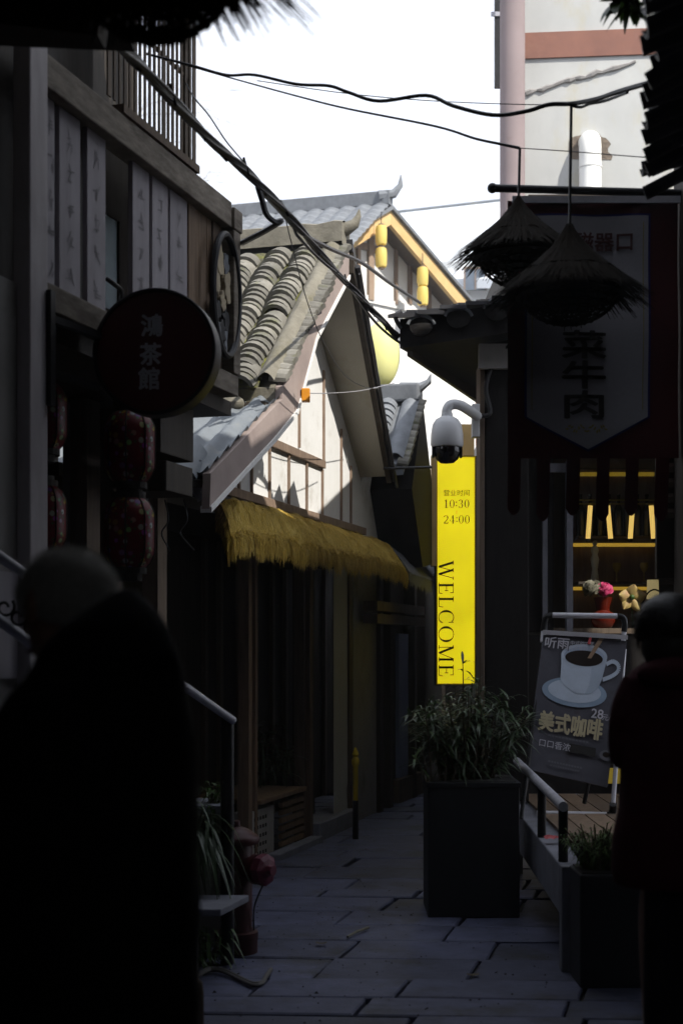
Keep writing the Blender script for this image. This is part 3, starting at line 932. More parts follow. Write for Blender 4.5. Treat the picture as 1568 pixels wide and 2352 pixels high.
# lower roof of wavy sheet tiles, its broken end and the plastic on it
def sheet_pt(u, v):
    s = -1.15 - u * 1.56
    n = -1.6 + v * 2.08
    return FB.p(s, n, zl(s) + .026 * math.sin(2 * math.pi * n / .155) + .028 * (1 - ((u * 9) % 1.0)))


lr = part('lower_roof', MB().grid(sheet_pt, 96, 130), 'sheet', gh, True)
part('sheet_underside', MB().prism([FB.p(-1.2, .44, zl(-1.2) - .045), FB.p(-2.7, .44, zl(-2.7) - .045), FB.p(-2.7, .44, zl(-2.7) - .09), FB.p(-1.2, .44, zl(-1.2) - .09)], FB.n * -2.1), 'dark', lr)
big = tile_mesh(.105, .34, .02, 'end_tile', 'sheet', 8, 85)
for k, (s, n, rz_) in enumerate(((-2.62, .30, 6), (-2.66, .12, -10), (-2.6, -.08, 4), (-2.66, -.28, -5))):
    dl_ = (FB.u * -1 + V((0, 0, -kS))).normalized()
    inst('end_tile', big, lr, basis(dl_, FB.n, dl_.cross(FB.n).normalized(), FB.p(s, n, zl(s) + .02)) @ Matrix.Rotation(R(rz_), 4, 'Z') @ Matrix.Rotation(R(8 + 5 * k), 4, 'Y'))
part('plastic_sheet', MB().grid(lambda u, v: FB.p(-2.62 - .12 * u - .09 * u * math.sin(v * 5), -.05 + .46 * v + .05 * noise.noise(V((u * 3, v * 5, 8))), zl(-2.62) + .035 - .30 * u * (0.75 + .4 * math.sin(v * 6.5) * .5) + .05 * noise.noise(V((u * 5, v * 7, 3)))), 14, 18), 'plastic', lr, True)
for k in range(3):
    q = FB.p(-2.74, .1 + .12 * k, zl(-2.7) - .16)
    part('loose_wire', MB().tube(smooth_path([q, q + V((.02, 0, -.12)), q + V((-.02, 0, -.2)), q + V((.03 * k, 0, -.3))]), .005, 5), 'black', lr, True)

# shopfront below the thatch
def fpost(px, w, y_foot, m='wood', n=0.0, dp=.09):
    s = FB.s_at(px, n)
    part('post', MB().fbox(FB, s - w / 2, s + w / 2, n - dp, n, 0, 2.57), m, gh, bevel=.006)


fpost(576, .075, 1900, 'plank')
fpost(590, .05, 1900, 'plank', -.03)
fpost(716, .085, 1960, 'plank')
fpost(700, .04, 1960, 'wood', -.04)
fpost(806, .10, 1900, 'wood', -.01)
s_a, s_b = FB.s_at(766, -.03), FB.s_at(800, -.03)
part('peeling_wall', MB().grid(lambda u, v: FB.p(s_a + (s_b - s_a) * (u * (1 - .25 * max(0, noise.noise(V((0, v * 6, 3))))) ), -.03, .1 + v * 2.4), 6, 30), 'oldplaster', gh)
part('shop_wall', MB().fbox(FB, s_a - .35, s_a - .02, -.3, -.2, 0, 2.6), 'dark', gh)
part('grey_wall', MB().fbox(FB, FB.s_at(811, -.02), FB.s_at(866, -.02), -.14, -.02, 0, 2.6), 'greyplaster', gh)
s_c, s_d = FB.s_at(596, -.02), FB.s_at(702, -.02)
part('bench', MB().fbox(FB, s_c, s_d, -.62, -.01, .44, .475), 'plank', gh, bevel=.004)
bz = part('breeze_block', MB().fbox(FB, s_c - .25, FB.s_at(640, .0), -.16, -.04, .0, .40), 'breeze', gh)
sq = MB().wbox(-.013, .013, -.004, .004, -.013, .013).mesh('block_hole', 'ground')
for i in range(5):
    for j in range(5):
        inst('block_hole', sq, bz, basis(FB.u, FB.n, V((0, 0, 1)), FB.p(s_c - .05 + i * .062, -.04, .07 + j * .066)))
for k in range(6):
    part('slat', MB().fbox(FB, FB.s_at(642, -.05), s_d - .02, -.06, -.03, .05 + k * .062, .088 + k * .062), 'plank', gh)
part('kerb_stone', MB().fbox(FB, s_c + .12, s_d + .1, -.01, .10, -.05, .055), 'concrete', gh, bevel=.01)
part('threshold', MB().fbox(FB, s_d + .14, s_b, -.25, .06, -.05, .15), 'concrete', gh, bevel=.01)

for px in (470, 505, 548, 625, 655, 690, 745, 775):
    s = FB.s_at(px, -.98)
    part('door_board', MB().fbox(FB, s - .035, s + .035, -.998, -.96, 0, 2.57), 'wood', gh)
# far doors of the same row
for px, w in ((872, .06), (895, .06), (950, .06), (975, .07)):
    s = FB.s_at(px, 0)
    part('post', MB().fbox(FB, s - w, s + w, -.1, .02, 0, 2.5), 'dark', gh)
for zz in (1.86, 1.98):
    part('bracket_beam', MB().fbox(FB, FB.s_at(850, .1), FB.s_at(960, .1), .03, .17, zz, zz + .09), 'wood', gh)
part('door', MB().fbox(FB, FB.s_at(916, -.05), FB.s_at(946, -.05), -.09, -.05, .25, 1.78), 'bluedoor', gh)
part('door_wall', MB().fbox(FB, FB.s_at(866, -.05), 6.6, -.2, -.12, 0, 2.5), 'dark', gh)
part('door_step', MB().fbox(FB, FB.s_at(905, -.05), FB.s_at(960, -.05), -.08, .0, .0, .245), 'wood', gh)

# yellow and black marker pole
bp_ = at(816, 1930, 12.1)
bo = thing('marker_pole', 'thin pole painted yellow above and black below beside the grey wall', 'pole', (bp_.x, bp_.y, 0))
part('upper_half', MB().lathe((bp_.x, bp_.y, 0), [(.022, .33), (.024, .62), (.034, .64), (.034, .67), (.02, .70), (.03, .72), (.008, .78)], 12), 'yellowpaint', bo, True)
part('lower_half', MB().lathe((bp_.x, bp_.y, 0), [(.026, 0), (.024, .328)], 12), 'iron', bo, True)

# orange box and small fittings on the gable
sq_ = FB.s_at(702, .53)
q = FB.p(sq_, .53, FB.pix(702, 908, .53)[1])
solo('orange_box', MB().wbox(q.x - .03, q.x + .03, q.y - .04, q.y + .04, q.z - .045, q.z + .045), 'orange', 'small bright orange box hanging under the pink barge board', 'lamp box', bevel=.006)

# thatched awning
aw = thing('thatched_awning', 'shaggy yellow straw awning sloping over the dark shopfront', 'awning', V((-.5, 10.5, 2.3)))
O0, O1 = V((-.72, 9.02, 2.44)), V((.57, 13.05, 2.44))
I0, I1 = FB.p(-1.75, NW + .03, 2.63), FB.p(2.42, NW + .03, 2.63)


def thatch(u, v, lift=0.0):
    a = I0.lerp(I1, u)
    b = O0.lerp(O1, u)
    p = a.lerp(b, v)
    bul = .035 * math.sin(math.pi * (.15 + .8 * v)) + .03 * noise.noise(V((u * 14, v * 3, 1))) + .012 * noise.noise(V((u * 50, v * 5, 9)))
    e = min(u, 1 - u)
    bul -= .06 * max(0, 1 - e / .05)
    drop = -.06 * v ** 4
    return p + V((.02, -.01, bul + drop + lift))


part('thatch_bed', MB().grid(lambda u, v: thatch(u, v, -.012), 80, 14).grid(lambda u, v: thatch(u, v, -.11), 30, 6), 'straw', aw, True)
rt = random.Random(21)
along = (O1 - O0).normalized()
SW = [MB() for _ in range(4)]
for k in range(15000):
    u, v = rt.uniform(0, 1), rt.random() ** .75
    L = rt.uniform(.10, .26)
    p0 = thatch(u, v, .002 + rt.random() * .006)
    v2 = min(1.0, v + L / .5)
    p1 = thatch(min(1, max(0, u + rt.gauss(0, .005))), (v + v2) / 2, .006 + rt.random() * .009)
    p2 = thatch(min(1, max(0, u + rt.gauss(0, .008))), v2, .002 + rt.random() * .009)
    sd = along * rt.uniform(.002, .005)
    cl = noise.noise(V((u * 40, v * 4, 6))) * .9 + rt.gauss(.45, .6)
    stw = SW[0 if cl < -.7 else 1 if cl < .1 else 2 if cl < .8 else 3]  # slope gets paler straw than the fringe, daylight put into the colour
    kk = len(stw.v)
    for q, f_ in ((p0, .6), (p1, 1), (p2, .4)):
        stw.v += [q - sd * f_, q + sd * f_]
    stw.f += [(kk, kk + 1, kk + 3, kk + 2), (kk + 2, kk + 3, kk + 5, kk + 4)]
for k in range(12000):                                  # hanging fringe in uneven clumps
    u = rt.random()
    p = thatch(u, 1.0 - .06 * rt.random(), rt.uniform(-.05, .004))
    cn_ = noise.noise(V((u * 30, 2, 4))) + .6 * noise.noise(V((u * 90, 5, 4)))
    hang = rt.uniform(.05, .15) * (1 + .45 * cn_)
    sd = along * rt.uniform(.002, .005)
    q = p + V((rt.uniform(.0, .03), rt.uniform(-.03, .0), -hang)) + along * (rt.gauss(0, .012) - .03 * cn_)
    m_ = p.lerp(q, .5) + V((.012, -.008, .01))
    cl = cn_ * .7 + rt.gauss(.25, .7)
    stw = SW[0 if cl < -.6 else 1 if cl < .2 else 2 if cl < 1.0 else 3]
    kk = len(stw.v)
    stw.v += [p - sd, p + sd, m_ - sd, m_ + sd, q - sd * .3, q + sd * .3]
    stw.f += [(kk, kk + 1, kk + 3, kk + 2), (kk + 2, kk + 3, kk + 5, kk + 4)]
for k in range(1400):                                  # ragged near end
    v = rt.random()
    p = thatch(0.0, v, rt.uniform(-.09, .0))
    q = p + FB.u * -rt.uniform(.01, .06) + V((0, 0, -rt.uniform(.03, .12)))
    sd = FB.n * rt.uniform(.003, .007)
    stw = SW[rt.choice((0, 1, 2))]
    kk = len(stw.v)
    stw.v += [p - sd, p + sd, q + sd * .4, q - sd * .4]
    stw.f.append((kk, kk + 1, kk + 2, kk + 3))
for w_, m_ in zip(SW, ((.34, .22, .035), (.56, .38, .065), (.72, .50, .09), (.84, .64, .18))):
    part('straw_strands', w_, mat('straw_strand', m_, None, 30, .8, 0, var=0, transl=.2), aw, kind='stuff')

# grey awning beyond it
ga = thing('grey_awning', 'dull grey weathered awning beyond the far end of the yellow thatch', 'awning', V((.6, 13.6, 2.3)))
g0, g1 = FB.p(2.46, .16, 2.64), FB.p(4.3, .06, 2.62)
h0, h1 = FB.p(2.3, .50, 2.32), FB.p(4.2, .55, 2.25)


def greyp(u, v, lift=0):
    return g0.lerp(g1, u).lerp(h0.lerp(h1, u), v) + V((0, 0, lift + .05 * math.sin(math.pi * v) + .01 * math.sin(u * 90)))


part('cover', MB().grid(lambda u, v: greyp(u, v), 90, 10).grid(lambda u, v: greyp(u, v, -.07), 20, 4), 'strawgrey', ga, True)
fr = MB()
for k in range(1200):
    p = greyp(rt.random(), 1.0, rt.uniform(-.06, 0))
    sd = along * rt.uniform(.003, .006)
    q = p + V((0, 0, -rt.uniform(.03, .1)))
    kk = len(fr.v)
    fr.v += [p - sd, p + sd, q + sd * .4, q - sd * .4]
    fr.f.append((kk, kk + 1, kk + 2, kk + 3))
part('fringe', fr, 'strawgrey', ga, kind='stuff')

# ------------------------------------------------------------------ small gable beyond
sg = thing('small_gable', 'small tiled gable with dark side just beyond the white gabled house', 'house', FB.p(2.75, 0, 0))
GA, GL, GR = (2.75, 4.0), (2.05, 3.30), (3.55, 2.5)
kG = (GA[1] - GL[1]) / (GA[0] - GL[0])
zg = lambda s: GA[1] - kG * (GA[0] - s)
sr = part('roof', MB().prism([FB.p(GL[0], .5, GL[1]), FB.p(GA[0], .5, GA[1]), FB.p(GA[0], .5, GA[1] - .1), FB.p(GL[0], .5, GL[1] - .1)], FB.n * -3), 'tileblue', sg)
part('dark_side', MB().prism([FB.p(GA[0], .52, GA[1]), FB.p(GR[0], .52, GR[1]), FB.p(GR[0] - .8, .52, GR[1] - .1), FB.p(GA[0] - .45, .52, 3.1), FB.p(GA[0] - .05, .52, GA[1] - .14)], FB.n * -3), 'blacktimber', sg)
gd = (FB.u * -1 + V((0, 0, -kG))).normalized()
gn = gd.cross(FB.n).normalized()
tb = tile_mesh(.10, .15, .022, 'clay_tile', 'tileblue')
for ci in range(4):
    for j in range(11):
        s = GA[0] - .1 - j * .062
        inst('clay_tile', tb, sr, basis(gd, FB.n, gn, FB.p(s, .20 - ci * .24, zg(s) + .04)) @ Matrix.Rotation(R(-12 + rc.uniform(-3, 3)), 4, 'Y') @ Matrix.Rotation(R(rc.uniform(-4, 4)), 4, 'X'))
part('verge_cap', MB().grid(lambda u, v: FB.p(GL[0] + u * .7, .34 + v * .16, zg(GL[0] + u * .7) + .03 + .075 * math.sin(math.pi * (.08 + .84 * v)) + .008 * noise.noise(V((u * 14, v * 3, 5)))), 30, 6), 'tileblue', sr, True)
part('ridge', MB().fbox(FB, GA[0] - .1, GA[0] + .1, -2.5, .5, GA[1] - .02, GA[1] + .15), 'tileblue', sr, bevel=.02)
part('ridge_horn', MB().tube([FB.p(GA[0], .3, GA[1] + .12), FB.p(GA[0], .5, GA[1] + .12), FB.p(GA[0], .58, GA[1] + .17), FB.p(GA[0], .60, GA[1] + .24)], .05, 8, [.06, .05, .03, .006]), 'tileblue', sr, True)
for j in range(10):
    s = GA[0] - .04 - j * .07
    inst('verge_tile', vt, sr, basis(FB.n, FB.u, V((0, 0, 1)), FB.p(s, .50, zg(s) - .0)) @ Matrix.Rotation(R(10), 4, 'Y') @ Matrix.Rotation(R(42), 4, 'X') @ Matrix.Scale(.85, 4))
part('bracket_bar', MB().tube([at(880, 1076, 12.7), at(992, 1073, 12.7)], .012, 8), 'iron', sg, True)

# ------------------------------------------------------------------ house with yellow lanterns
FC = Fr((0.50, 24.35), 1.136)
hc = thing('lantern_house', 'sunlit white gabled house with ochre barge boards and yellow lanterns', 'house', FC.p(0, 0, 0))
cz = at(890, 484, 24).z
part('wall', MB().prism([FC.p(-1.9, 0, 0), FC.p(2.6, 0, 0), FC.p(2.6, 0, cz - 1.75), FC.p(0, 0, cz - .1), FC.p(-1.9, 0, cz - 1.35)], FC.n * -.3), 'plaster', hc)
for sgn_, L in ((1, 2.35), (-1, 1.75)):
    part('barge_board', MB().prism([FC.p(0, .5, cz), FC.p(sgn_ * L, .5, cz - L * .66), FC.p(sgn_ * L, .5, cz - L * .66 - .24), FC.p(0, .5, cz - .24)], FC.n * -.08), 'tan', hc)
    part('roof_edge', MB().prism([FC.p(0, .56, cz + .07), FC.p(sgn_ * (L + .05), .56, cz - L * .66 + .06), FC.p(sgn_ * (L + .05), .56, cz - L * .66 + .005), FC.p(0, .56, cz + .005)], FC.n * -.6), 'tileblue', hc)
    part('soffit', MB().prism([FC.p(0, .4, cz - .05), FC.p(sgn_ * L, .4, cz - L * .66 - .05), FC.p(sgn_ * L, .4, cz - L * .66 - .1), FC.p(0, .4, cz - .1)], FC.n * -.5), 'wood', hc)
rdir = V((-.93, .36, .03))
c_apex = FC.p(0, .5, cz + .12)
dn = V((-.34, -.62, -.55)) * 3
back = c_apex + rdir * 5.6
mbr = MB()
mbr.grid(lambda u, v: c_apex.lerp(back, u) + dn * v + V((0, 0, .05 * abs(math.sin(u * 38 * math.pi / 2)) + .04 * ((v * 16) % 1))), 152, 48)
rfc = part('roof', mbr, 'tileblue', hc)
part('ridge', MB().beam(c_apex + V((0, 0, .08)), back + V((0, 0, .08)), .2, .22), 'tileblue', rfc)
part('ridge_horn', MB().tube([c_apex + V((-.2, 0, .12)), c_apex + V((.05, 0, .16)), c_apex + V((.16, 0, .3)), c_apex + V((.17, 0, .48))], .07, 8, [.1, .08, .05, .01]), 'tileblue', rfc, True)
for px, m_, w_, y0, y1 in ((850, 'stem2', .06, 545, 690), (908, 'brownframe', .025, 525, 700), (940, 'brownframe', .035, 590, 700), (984, 'brownframe', .035, 640, 740), (822, 'stem2', .03, 570, 690)):
    s, z0 = FC.pix(px, y1, .02)
    _, z1 = FC.pix(px, y0, .02)
    part('timber_post', MB().fbox(FC, s - w_, s + w_, 0, .06, z0, z1), m_, hc)
for y_ in (572, 690):
    s, z0 = FC.pix(860, y_, .02)
    part('timber_rail', MB().fbox(FC, -1.7, 1.2 if y_ > 600 else .3, 0, .04, z0 - .06, z0 + .06), 'brownframe' if y_ < 600 else 'plaster', hc)
gl2 = 'yellow paper lanterns hung in pairs under the ochre barge board'
for (px, py, d, lb) in ((875, 541, 23.6, 'upper yellow paper lantern of the pair nearest the gable peak'), (875, 592, 23.6, 'lower yellow paper lantern of the pair nearest the gable peak'),
                        (970, 636, 24.4, 'upper yellow paper lantern of the pair by the lower barge end'), (970, 680, 24.4, 'lower yellow paper lantern of the pair by the lower barge end')):
    c = at(px, py, d)
    t = thing('paper_lantern', lb, 'lantern', c, gl2)
    part('shade', MB().lathe(c, [(.055, -.165), (.085, -.15), (.095, -.1), (.098, 0), (.095, .1), (.085, .15), (.055, .165)], 14), 'lantern', t, True)
    part('cap', MB().lathe(c, [(.05, .165), (.05, .19)], 10), 'brownframe', t)
    part('cap', MB().lathe(c, [(.05, -.19), (.05, -.165)], 10), 'brownframe', t)
    part('cord', MB().tube([c + V((0, 0, .19)), c + V((0, 0, .40))], .008, 5), 'black', t)
c = at(874, 815, 17)
yb = thing('balloon_lantern', 'large pale yellow balloon lantern beyond the dark roof edge', 'lantern', c)
part('shade', MB().ball(c, .23, .23, .39, 24, 14), 'ball', yb, True)
part('cap', MB().lathe(c, [(.05, .38), (.05, .42)], 12), 'offwhite', yb)

# far house with pale roof
fh = thing('pale_roof_house', 'distant pale house with large blue-white metal roof and one small window', 'house', V((6, 42, 0)))
p = [at(880, 492, 44), at(1230, 452, 42), at(1260, 640, 36), at(960, 640, 38)]
part('roof', MB().prism(p, V((0, .0, -.25))), 'paleroof', fh)
part('ridge', MB().tube([p[0], p[1]], .07, 8), 'sheet', fh)
e0, e1_ = at(985, 600, 38.5), at(1260, 600, 36.5)
part('wall', MB().prism([V((e0.x, e0.y, 0)), V((e1_.x, e1_.y, 0)), e1_, e0], V((0, .3, 0))), 'plaster', fh)
w0 = at(1090, 642, 37.2)
wf = part('window', MB().wbox(w0.x - .26, w0.x + .26, w0.y - .12, w0.y - .06, w0.z - .3, w0.z + .25), 'glass', fh)
part('window_frame', MB().wbox(w0.x - .30, w0.x - .26, w0.y - .14, w0.y - .06, w0.z - .3, w0.z + .3).wbox(w0.x + .26, w0.x + .30, w0.y - .14, w0.y - .06, w0.z - .3, w0.z + .3).wbox(w0.x - .26, w0.x + .26, w0.y - .14, w0.y - .06, w0.z + .25, w0.z + .3).wbox(w0.x - .015, w0.x + .015, w0.y - .14, w0.y - .12, w0.z - .3, w0.z + .25), 'brownframe', wf)

# ------------------------------------------------------------------ tall building on the right
tb_ = thing('tall_building', 'tall cream plastered building with mauve corner column and red-brown band', 'building', V((3.2, 16, 0)))
FE = Fr((2.02, 16.2), -0.09)
e_u = V((1, -.09, 0)).normalized()
e_n = V((-.09, -1, 0)).normalized()
E0 = V((2.02, 16.2, 0))
ep = lambda s, n, z: E0 + e_u * s + e_n * n + V((0, 0, z))


def ebox(mb, a, b, n0, n1, z0, z1):
    q = [(a, n0), (b, n0), (b, n1), (a, n1)]
    return mb.box8([ep(s, n, z0) for s, n in q] + [ep(s, n, z1) for s, n in q])


def es(px):
    k = (px - 784) / F
    return (k * E0.y - E0.x) / (e_u.x - k * e_u.y)


ew = part('wall', ebox(MB(), 0, 6, -.3, 0, 0, 14), 'oldplaster', tb_)
zE = lambda py, s: at(0, py, ep(s, 0, 0).y).z
part('band', ebox(MB(), .02, 5, 0, .03, zE(131, .8), zE(72, .8)), 'band', tb_)
cc = at(1176, 0, 15.9)
part('corner_column', MB().lathe((cc.x, cc.y, 0), [(.14, 0), (.14, 14)], 28), 'column', tb_, True)
part('side_wall', MB().prism([V((2.03, 16.55, 0)), V((2.42, 17.8, 0)), V((5, 17.8, 0)), V((5, 16.55, 0))], V((0, 0, 14))), 'oldplaster', tb_)
dp = at(1142, 0, 16.3)
part('downpipe', MB().wbox(dp.x - .035, dp.x + .03, dp.y - .03, dp.y + .04, zE(193, 0), 14), 'iron', tb_)
part('pipe_bracket', MB().wbox(dp.x - .08, dp.x + .04, dp.y - .05, dp.y - .032, zE(26, 0) - .03, zE(26, 0) + .02), 'steel', tb_)
sp = es(1352)
pe = [ep(sp, .14, 4.5), ep(sp, .14, zE(365, sp)), ep(sp, .13, zE(345, sp)), ep(sp, .09, zE(332, sp)), ep(sp, .0, zE(329, sp)), ep(sp, -.1, zE(329, sp))]
part('vent_pipe', MB().tube(pe, .125, 18), 'pvc', tb_, True)
part('pipe_collar', MB().tube([ep(sp, .14, zE(396, sp)), ep(sp, .14, zE(392, sp))], .132, 18), 'pvc', tb_, True)
hole = []
rh = random.Random(2)
for k in range(22):
    an = math.pi * (-.12 + 1.24 * k / 21)
    q = 1 + rh.uniform(-.12, .15)
    hole.append(ep(sp + math.cos(an) * .235 * q - .0, .006, zE(350, sp) + math.sin(an) * .22 * q))
part('broken_patch', MB().prism(hole, e_n * -.02), 'broken', tb_)
crk = [ep(es(1206 + k * 12.6), .012, zE(216 - k * 3.7 + rh.uniform(-3, 3), es(1206 + k * 12.6))) for k in range(21)]
part('crack', MB().tube(crk, .02, 6, [rh.uniform(.008, .035) for _ in crk]), 'greyplaster', tb_)

# ------------------------------------------------------------------ corner shop on the right
shop = thing('corner_shop', 'dark corner shop with tiled eave and lit shelves behind the coffee board', 'shop', V((1.6, 10.5, 0)))
part('column', MB().wbox(1.0, 1.31, 9.95, 10.2, .55, 3.86), 'blacktimber', shop, bevel=.01)
part('column_lit_edge', MB().wbox(.965, .998, 9.93, 10.2, .55, 3.62), 'wood', shop, bevel=.006)  # paler strip puts the lit left edge of the column into the colour
part('side_wall', MB().prism([V((1.12, 10.21, 0)), V((1.40, 13.9, 0)), V((1.5, 17, 0)), V((1.9, 17, 0)), V((1.6, 13.9, 0)), V((1.30, 10.21, 0))], V((0, 0, 3.8))), 'greyplaster', shop)
part('upper_wall', MB().wbox(1.32, 3.0, 10.05, 13.5, 4.25, 4.83), 'dark', shop)  # hidden behind the banner, height set to shade the white gable
part('lintel', MB().wbox(1.32, 3.0, 10.5, 10.7, 3.05, 3.86), 'blacktimber', shop)
part('front_wall', MB().wbox(1.32, 3.0, 10.5, 10.62, .55, 1.72), 'blacktimber', shop)
part('jamb', MB().wbox(2.56, 3.0, 10.45, 10.7, 1.74, 3.04), 'blacktimber', shop)
part('jamb', MB().wbox(1.32, 1.56, 10.48, 10.7, 1.74, 3.04), 'blacktimber', shop)
part('rear_wall', MB().wbox(1.31, 3.0, 11.7, 11.8, .5, 4.0).wbox(3.0, 3.1, 10.5, 11.8, .5, 4.0).wbox(1.31, 3.0, 10.71, 11.69, 3.1, 3.16), 'dark', shop)
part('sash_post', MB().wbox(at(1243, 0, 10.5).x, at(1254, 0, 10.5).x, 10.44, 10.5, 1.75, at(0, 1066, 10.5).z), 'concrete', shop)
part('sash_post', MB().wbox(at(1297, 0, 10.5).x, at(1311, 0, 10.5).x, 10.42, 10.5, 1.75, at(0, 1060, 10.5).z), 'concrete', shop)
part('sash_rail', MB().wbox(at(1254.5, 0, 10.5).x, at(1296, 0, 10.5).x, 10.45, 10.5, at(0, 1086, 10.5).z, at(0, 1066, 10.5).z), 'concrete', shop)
part('beam_board', MB().wbox(at(1098, 0, 9.9).x, at(1165, 0, 9.9).x, 9.86, 9.92, at(0, 848, 9.9).z, at(0, 792, 9.9).z), 'greyplaster', shop)
# eave
c0, c1, c2_, c3 = V((.40, 9.75, 3.88)), V((3.0, 9.6, 4.22)), V((3.0, 12.4, 4.45)), V((1.25, 12.2, 3.98))
er = part('eave', MB().prism([c0, c1, c2_, c3], V((0, 0, -.20))), 'blacktimber', shop)
capm = MB().lathe((0, 0, 0), [(.07, -.04), (.078, 0), (.078, .012), (.055, .016), (.03, .022)], 20, sy=.75).mesh('eave_cap', 'blacktimber', smooth=True)
arcm = MB().tube([(.092 * math.cos(R(a_)), .07 * math.sin(R(a_)) + .005, .02) for a_ in range(10, 171, 10)], .011, 8).mesh('eave_cap_lit_rim', 'tileblue', smooth=True)  # paler half rims put their sunlit edge into the tile colour
for k, px in enumerate((966, 1052, 1140, 1230, 1320)):
    q = at(px, (752, 733, 716, 700, 686)[k], (9.70, 9.69, 9.67, 9.66, 9.64)[k])
    m_ = basis(V((1, 0, 0)), V((0, 0, 1)), V((0, -1, 0)), q)
    inst('eave_cap', capm, er, m_)
    inst('eave_cap_lit_rim', arcm, er, m_)
flat = MB().wbox(-.09, .09, -.16, .16, -.012, .012).mesh('roof_tile', 'tiledark')
e_dir = (c1 - c0).normalized()
for r_i in range(3):
    for k in range(15):
        q = c0 + e_dir * (.03 + k * .17 + .07 * (r_i % 2)) + V((.05 * r_i, .06 + .16 * r_i, .022 + .042 * r_i + .004 * k))
        inst('roof_tile', flat, er, Matrix.Translation(q + V((0, 0, rc.uniform(-.008, .012)))) @ Matrix.Rotation(R(9 + rc.uniform(-3, 3)), 4, 'X') @ Matrix.Rotation(R(rc.uniform(-6, 6)), 4, 'Z'))
part('eave_hook', MB().tube(smooth_path([at(935, 770, 9.8), at(915, 745, 9.75), at(908, 726, 9.75), at(922, 715, 9.75)]), .016, 8), 'tiledark', shop, True)
sl_ = MB()
sl_.prism([c0 + V((0, 0, -.161)), c3 + V((0, 0, -.161)), c3 + V((.6, .1, -.62)), V((1.32, 9.95, 3.3)), V((.98, 9.93, 3.62))], V((.02, .02, -.02)))
part('soffit', MB().prism([c0 + V((0.05, .02, -.21)), c3 + V((0, -.02, -.21)), c3 + V((0, -.02, -.32)), c0 + V((.05, .02, -.25))], V((.04, .02, 0))), 'dark', shop)

# deck
deck = thing('concrete_deck', 'raised concrete deck in front of the shop with plank top', 'deck', V((1.15, 7.2, 0)))
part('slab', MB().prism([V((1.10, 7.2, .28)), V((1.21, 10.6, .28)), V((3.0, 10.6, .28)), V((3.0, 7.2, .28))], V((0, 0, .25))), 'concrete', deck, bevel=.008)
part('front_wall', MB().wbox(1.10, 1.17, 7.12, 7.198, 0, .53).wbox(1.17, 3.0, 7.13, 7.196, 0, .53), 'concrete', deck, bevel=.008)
part('support_wall', MB().wbox(1.75, 1.9, 7.3, 10.4, 0, .275), 'dark', deck)
for k in range(16):
    x0 = 1.26 + k * .135
    part('plank', MB().prism([V((x0 - .0, 7.25, .535)), V((x0 + .125, 7.25, .535)), V((x0 + .125 + .06, 10.45, .535)), V((x0 + .06, 10.45, .535))], V((0, 0, .02))), 'plank', deck)
lrail = thing('low_rail', 'low black rail with pale top along the deck edge', 'railing', V((1.12, 7.3, .53)))
r0, r1 = at(1293, 1853, 7.2), at(1186, 1748, 9.6)
part('top_bar', MB().tube([r0, r1], .026, 10), 'steel', lrail, True)
for px in (1290, 1241):
    t_ = (1293 - px) / (1293 - 1186)
    k_ = t_ * 7.2 / (9.6 - t_ * (9.6 - 7.2))
    q = r0.lerp(r1, k_)
    part('post', MB().tube([V((q.x + .01, q.y + .03, q.z)), V((q.x + .01, q.y + .03, .53))], .026, 10), 'iron', lrail, True)

# shelves and what stands in the window
shel = thing('lit_shelves', 'warm lit bar shelves with led strips inside the shop window', 'shelves', V((2.1, 11.4, .55)))
X0, X1 = at(1318, 0, 11.3).x, at(1535, 0, 11.3).x
for zz in (2.50, 2.145):
    part('shelf', MB().wbox(X0, X1, 11.1, 11.6, zz - .02, zz), 'dark', shel)
    part('led_strip', MB().wbox(X0 + .02, X1 - .05, 11.56, 11.60, zz - .048, zz - .022), 'led', shel)
part('led_strip', MB().wbox(X0 + .05, X1 - .05, 11.60, 11.63, 3.03, 3.06), 'leddim', shel, label='dim warm led strip under the shop ceiling')
part('rail', MB().tube([V((X0 - .03, 11.0, 2.77)), V((X1, 11.0, 2.77))], .006, 6).tube([V((X0 - .03, 11.0, 2.74)), V((X1, 11.0, 2.74))], .004, 6), 'gold', shel)
part('counter', MB().wbox(1.57, 2.55, 10.72, 11.09, 1.735, 1.775), 'wood', shel)
part('back_panel', MB().wbox(X0, X1, 11.64, 11.68, .6, 3.09), 'wood', shel)
tg = 'lit glass tube lights hung from the bar rail'
for k, (px, tl_) in enumerate(((1352, 4), (1398, -5), (1449, 4), (1497, -4))):
    ct = at(px, 1200, 11.0)
    dx = math.sin(R(tl_)) * .13
    t = thing('tube_light', ('leftmost', 'second', 'third', 'rightmost')[k] + ' of the four amber tube lights hanging in the shop window', 'light', ct, tg)
    part('lit_tube', MB().tube([ct + V((-dx, 0, -.125)), ct + V((dx, 0, .13))], .019, 10), 'tubelit', t, True)
    part('end_cap', MB().tube([ct + V((-dx, 0, -.15)), ct + V((-dx, 0, -.126))], .017, 10), 'bottle', t, True)
bg = 'dark bottles standing on the upper bar shelf'
bot = MB().lathe((0, 0, 0), [(.034, 0), (.036, .01), (.036, .20), (.03, .235), (.013, .27), (.013, .325), (.015, .327), (.015, .345)], 12)
bme = bot.mesh('bottle', 'bottle', smooth=True)
for k in range(9):
    o = bpy.data.objects.new('wine_bottle', bme)
    COL.objects.link(o)
    o.location = (X0 + .05 + k * .075, 11.3, 2.501)
    props(o, ('leftmost', 'second', 'third', 'fourth', 'middle', 'sixth', 'seventh', 'eighth', 'rightmost')[k] + ' dark wine bottle from the left on the upper lit shelf', 'bottle', bg)
fig = at(1365, 1325, 11.2)
t = thing('figurine', 'pale porcelain lady figurine on the middle shop shelf', 'figurine', V((fig.x, 11.2, 2.146)))
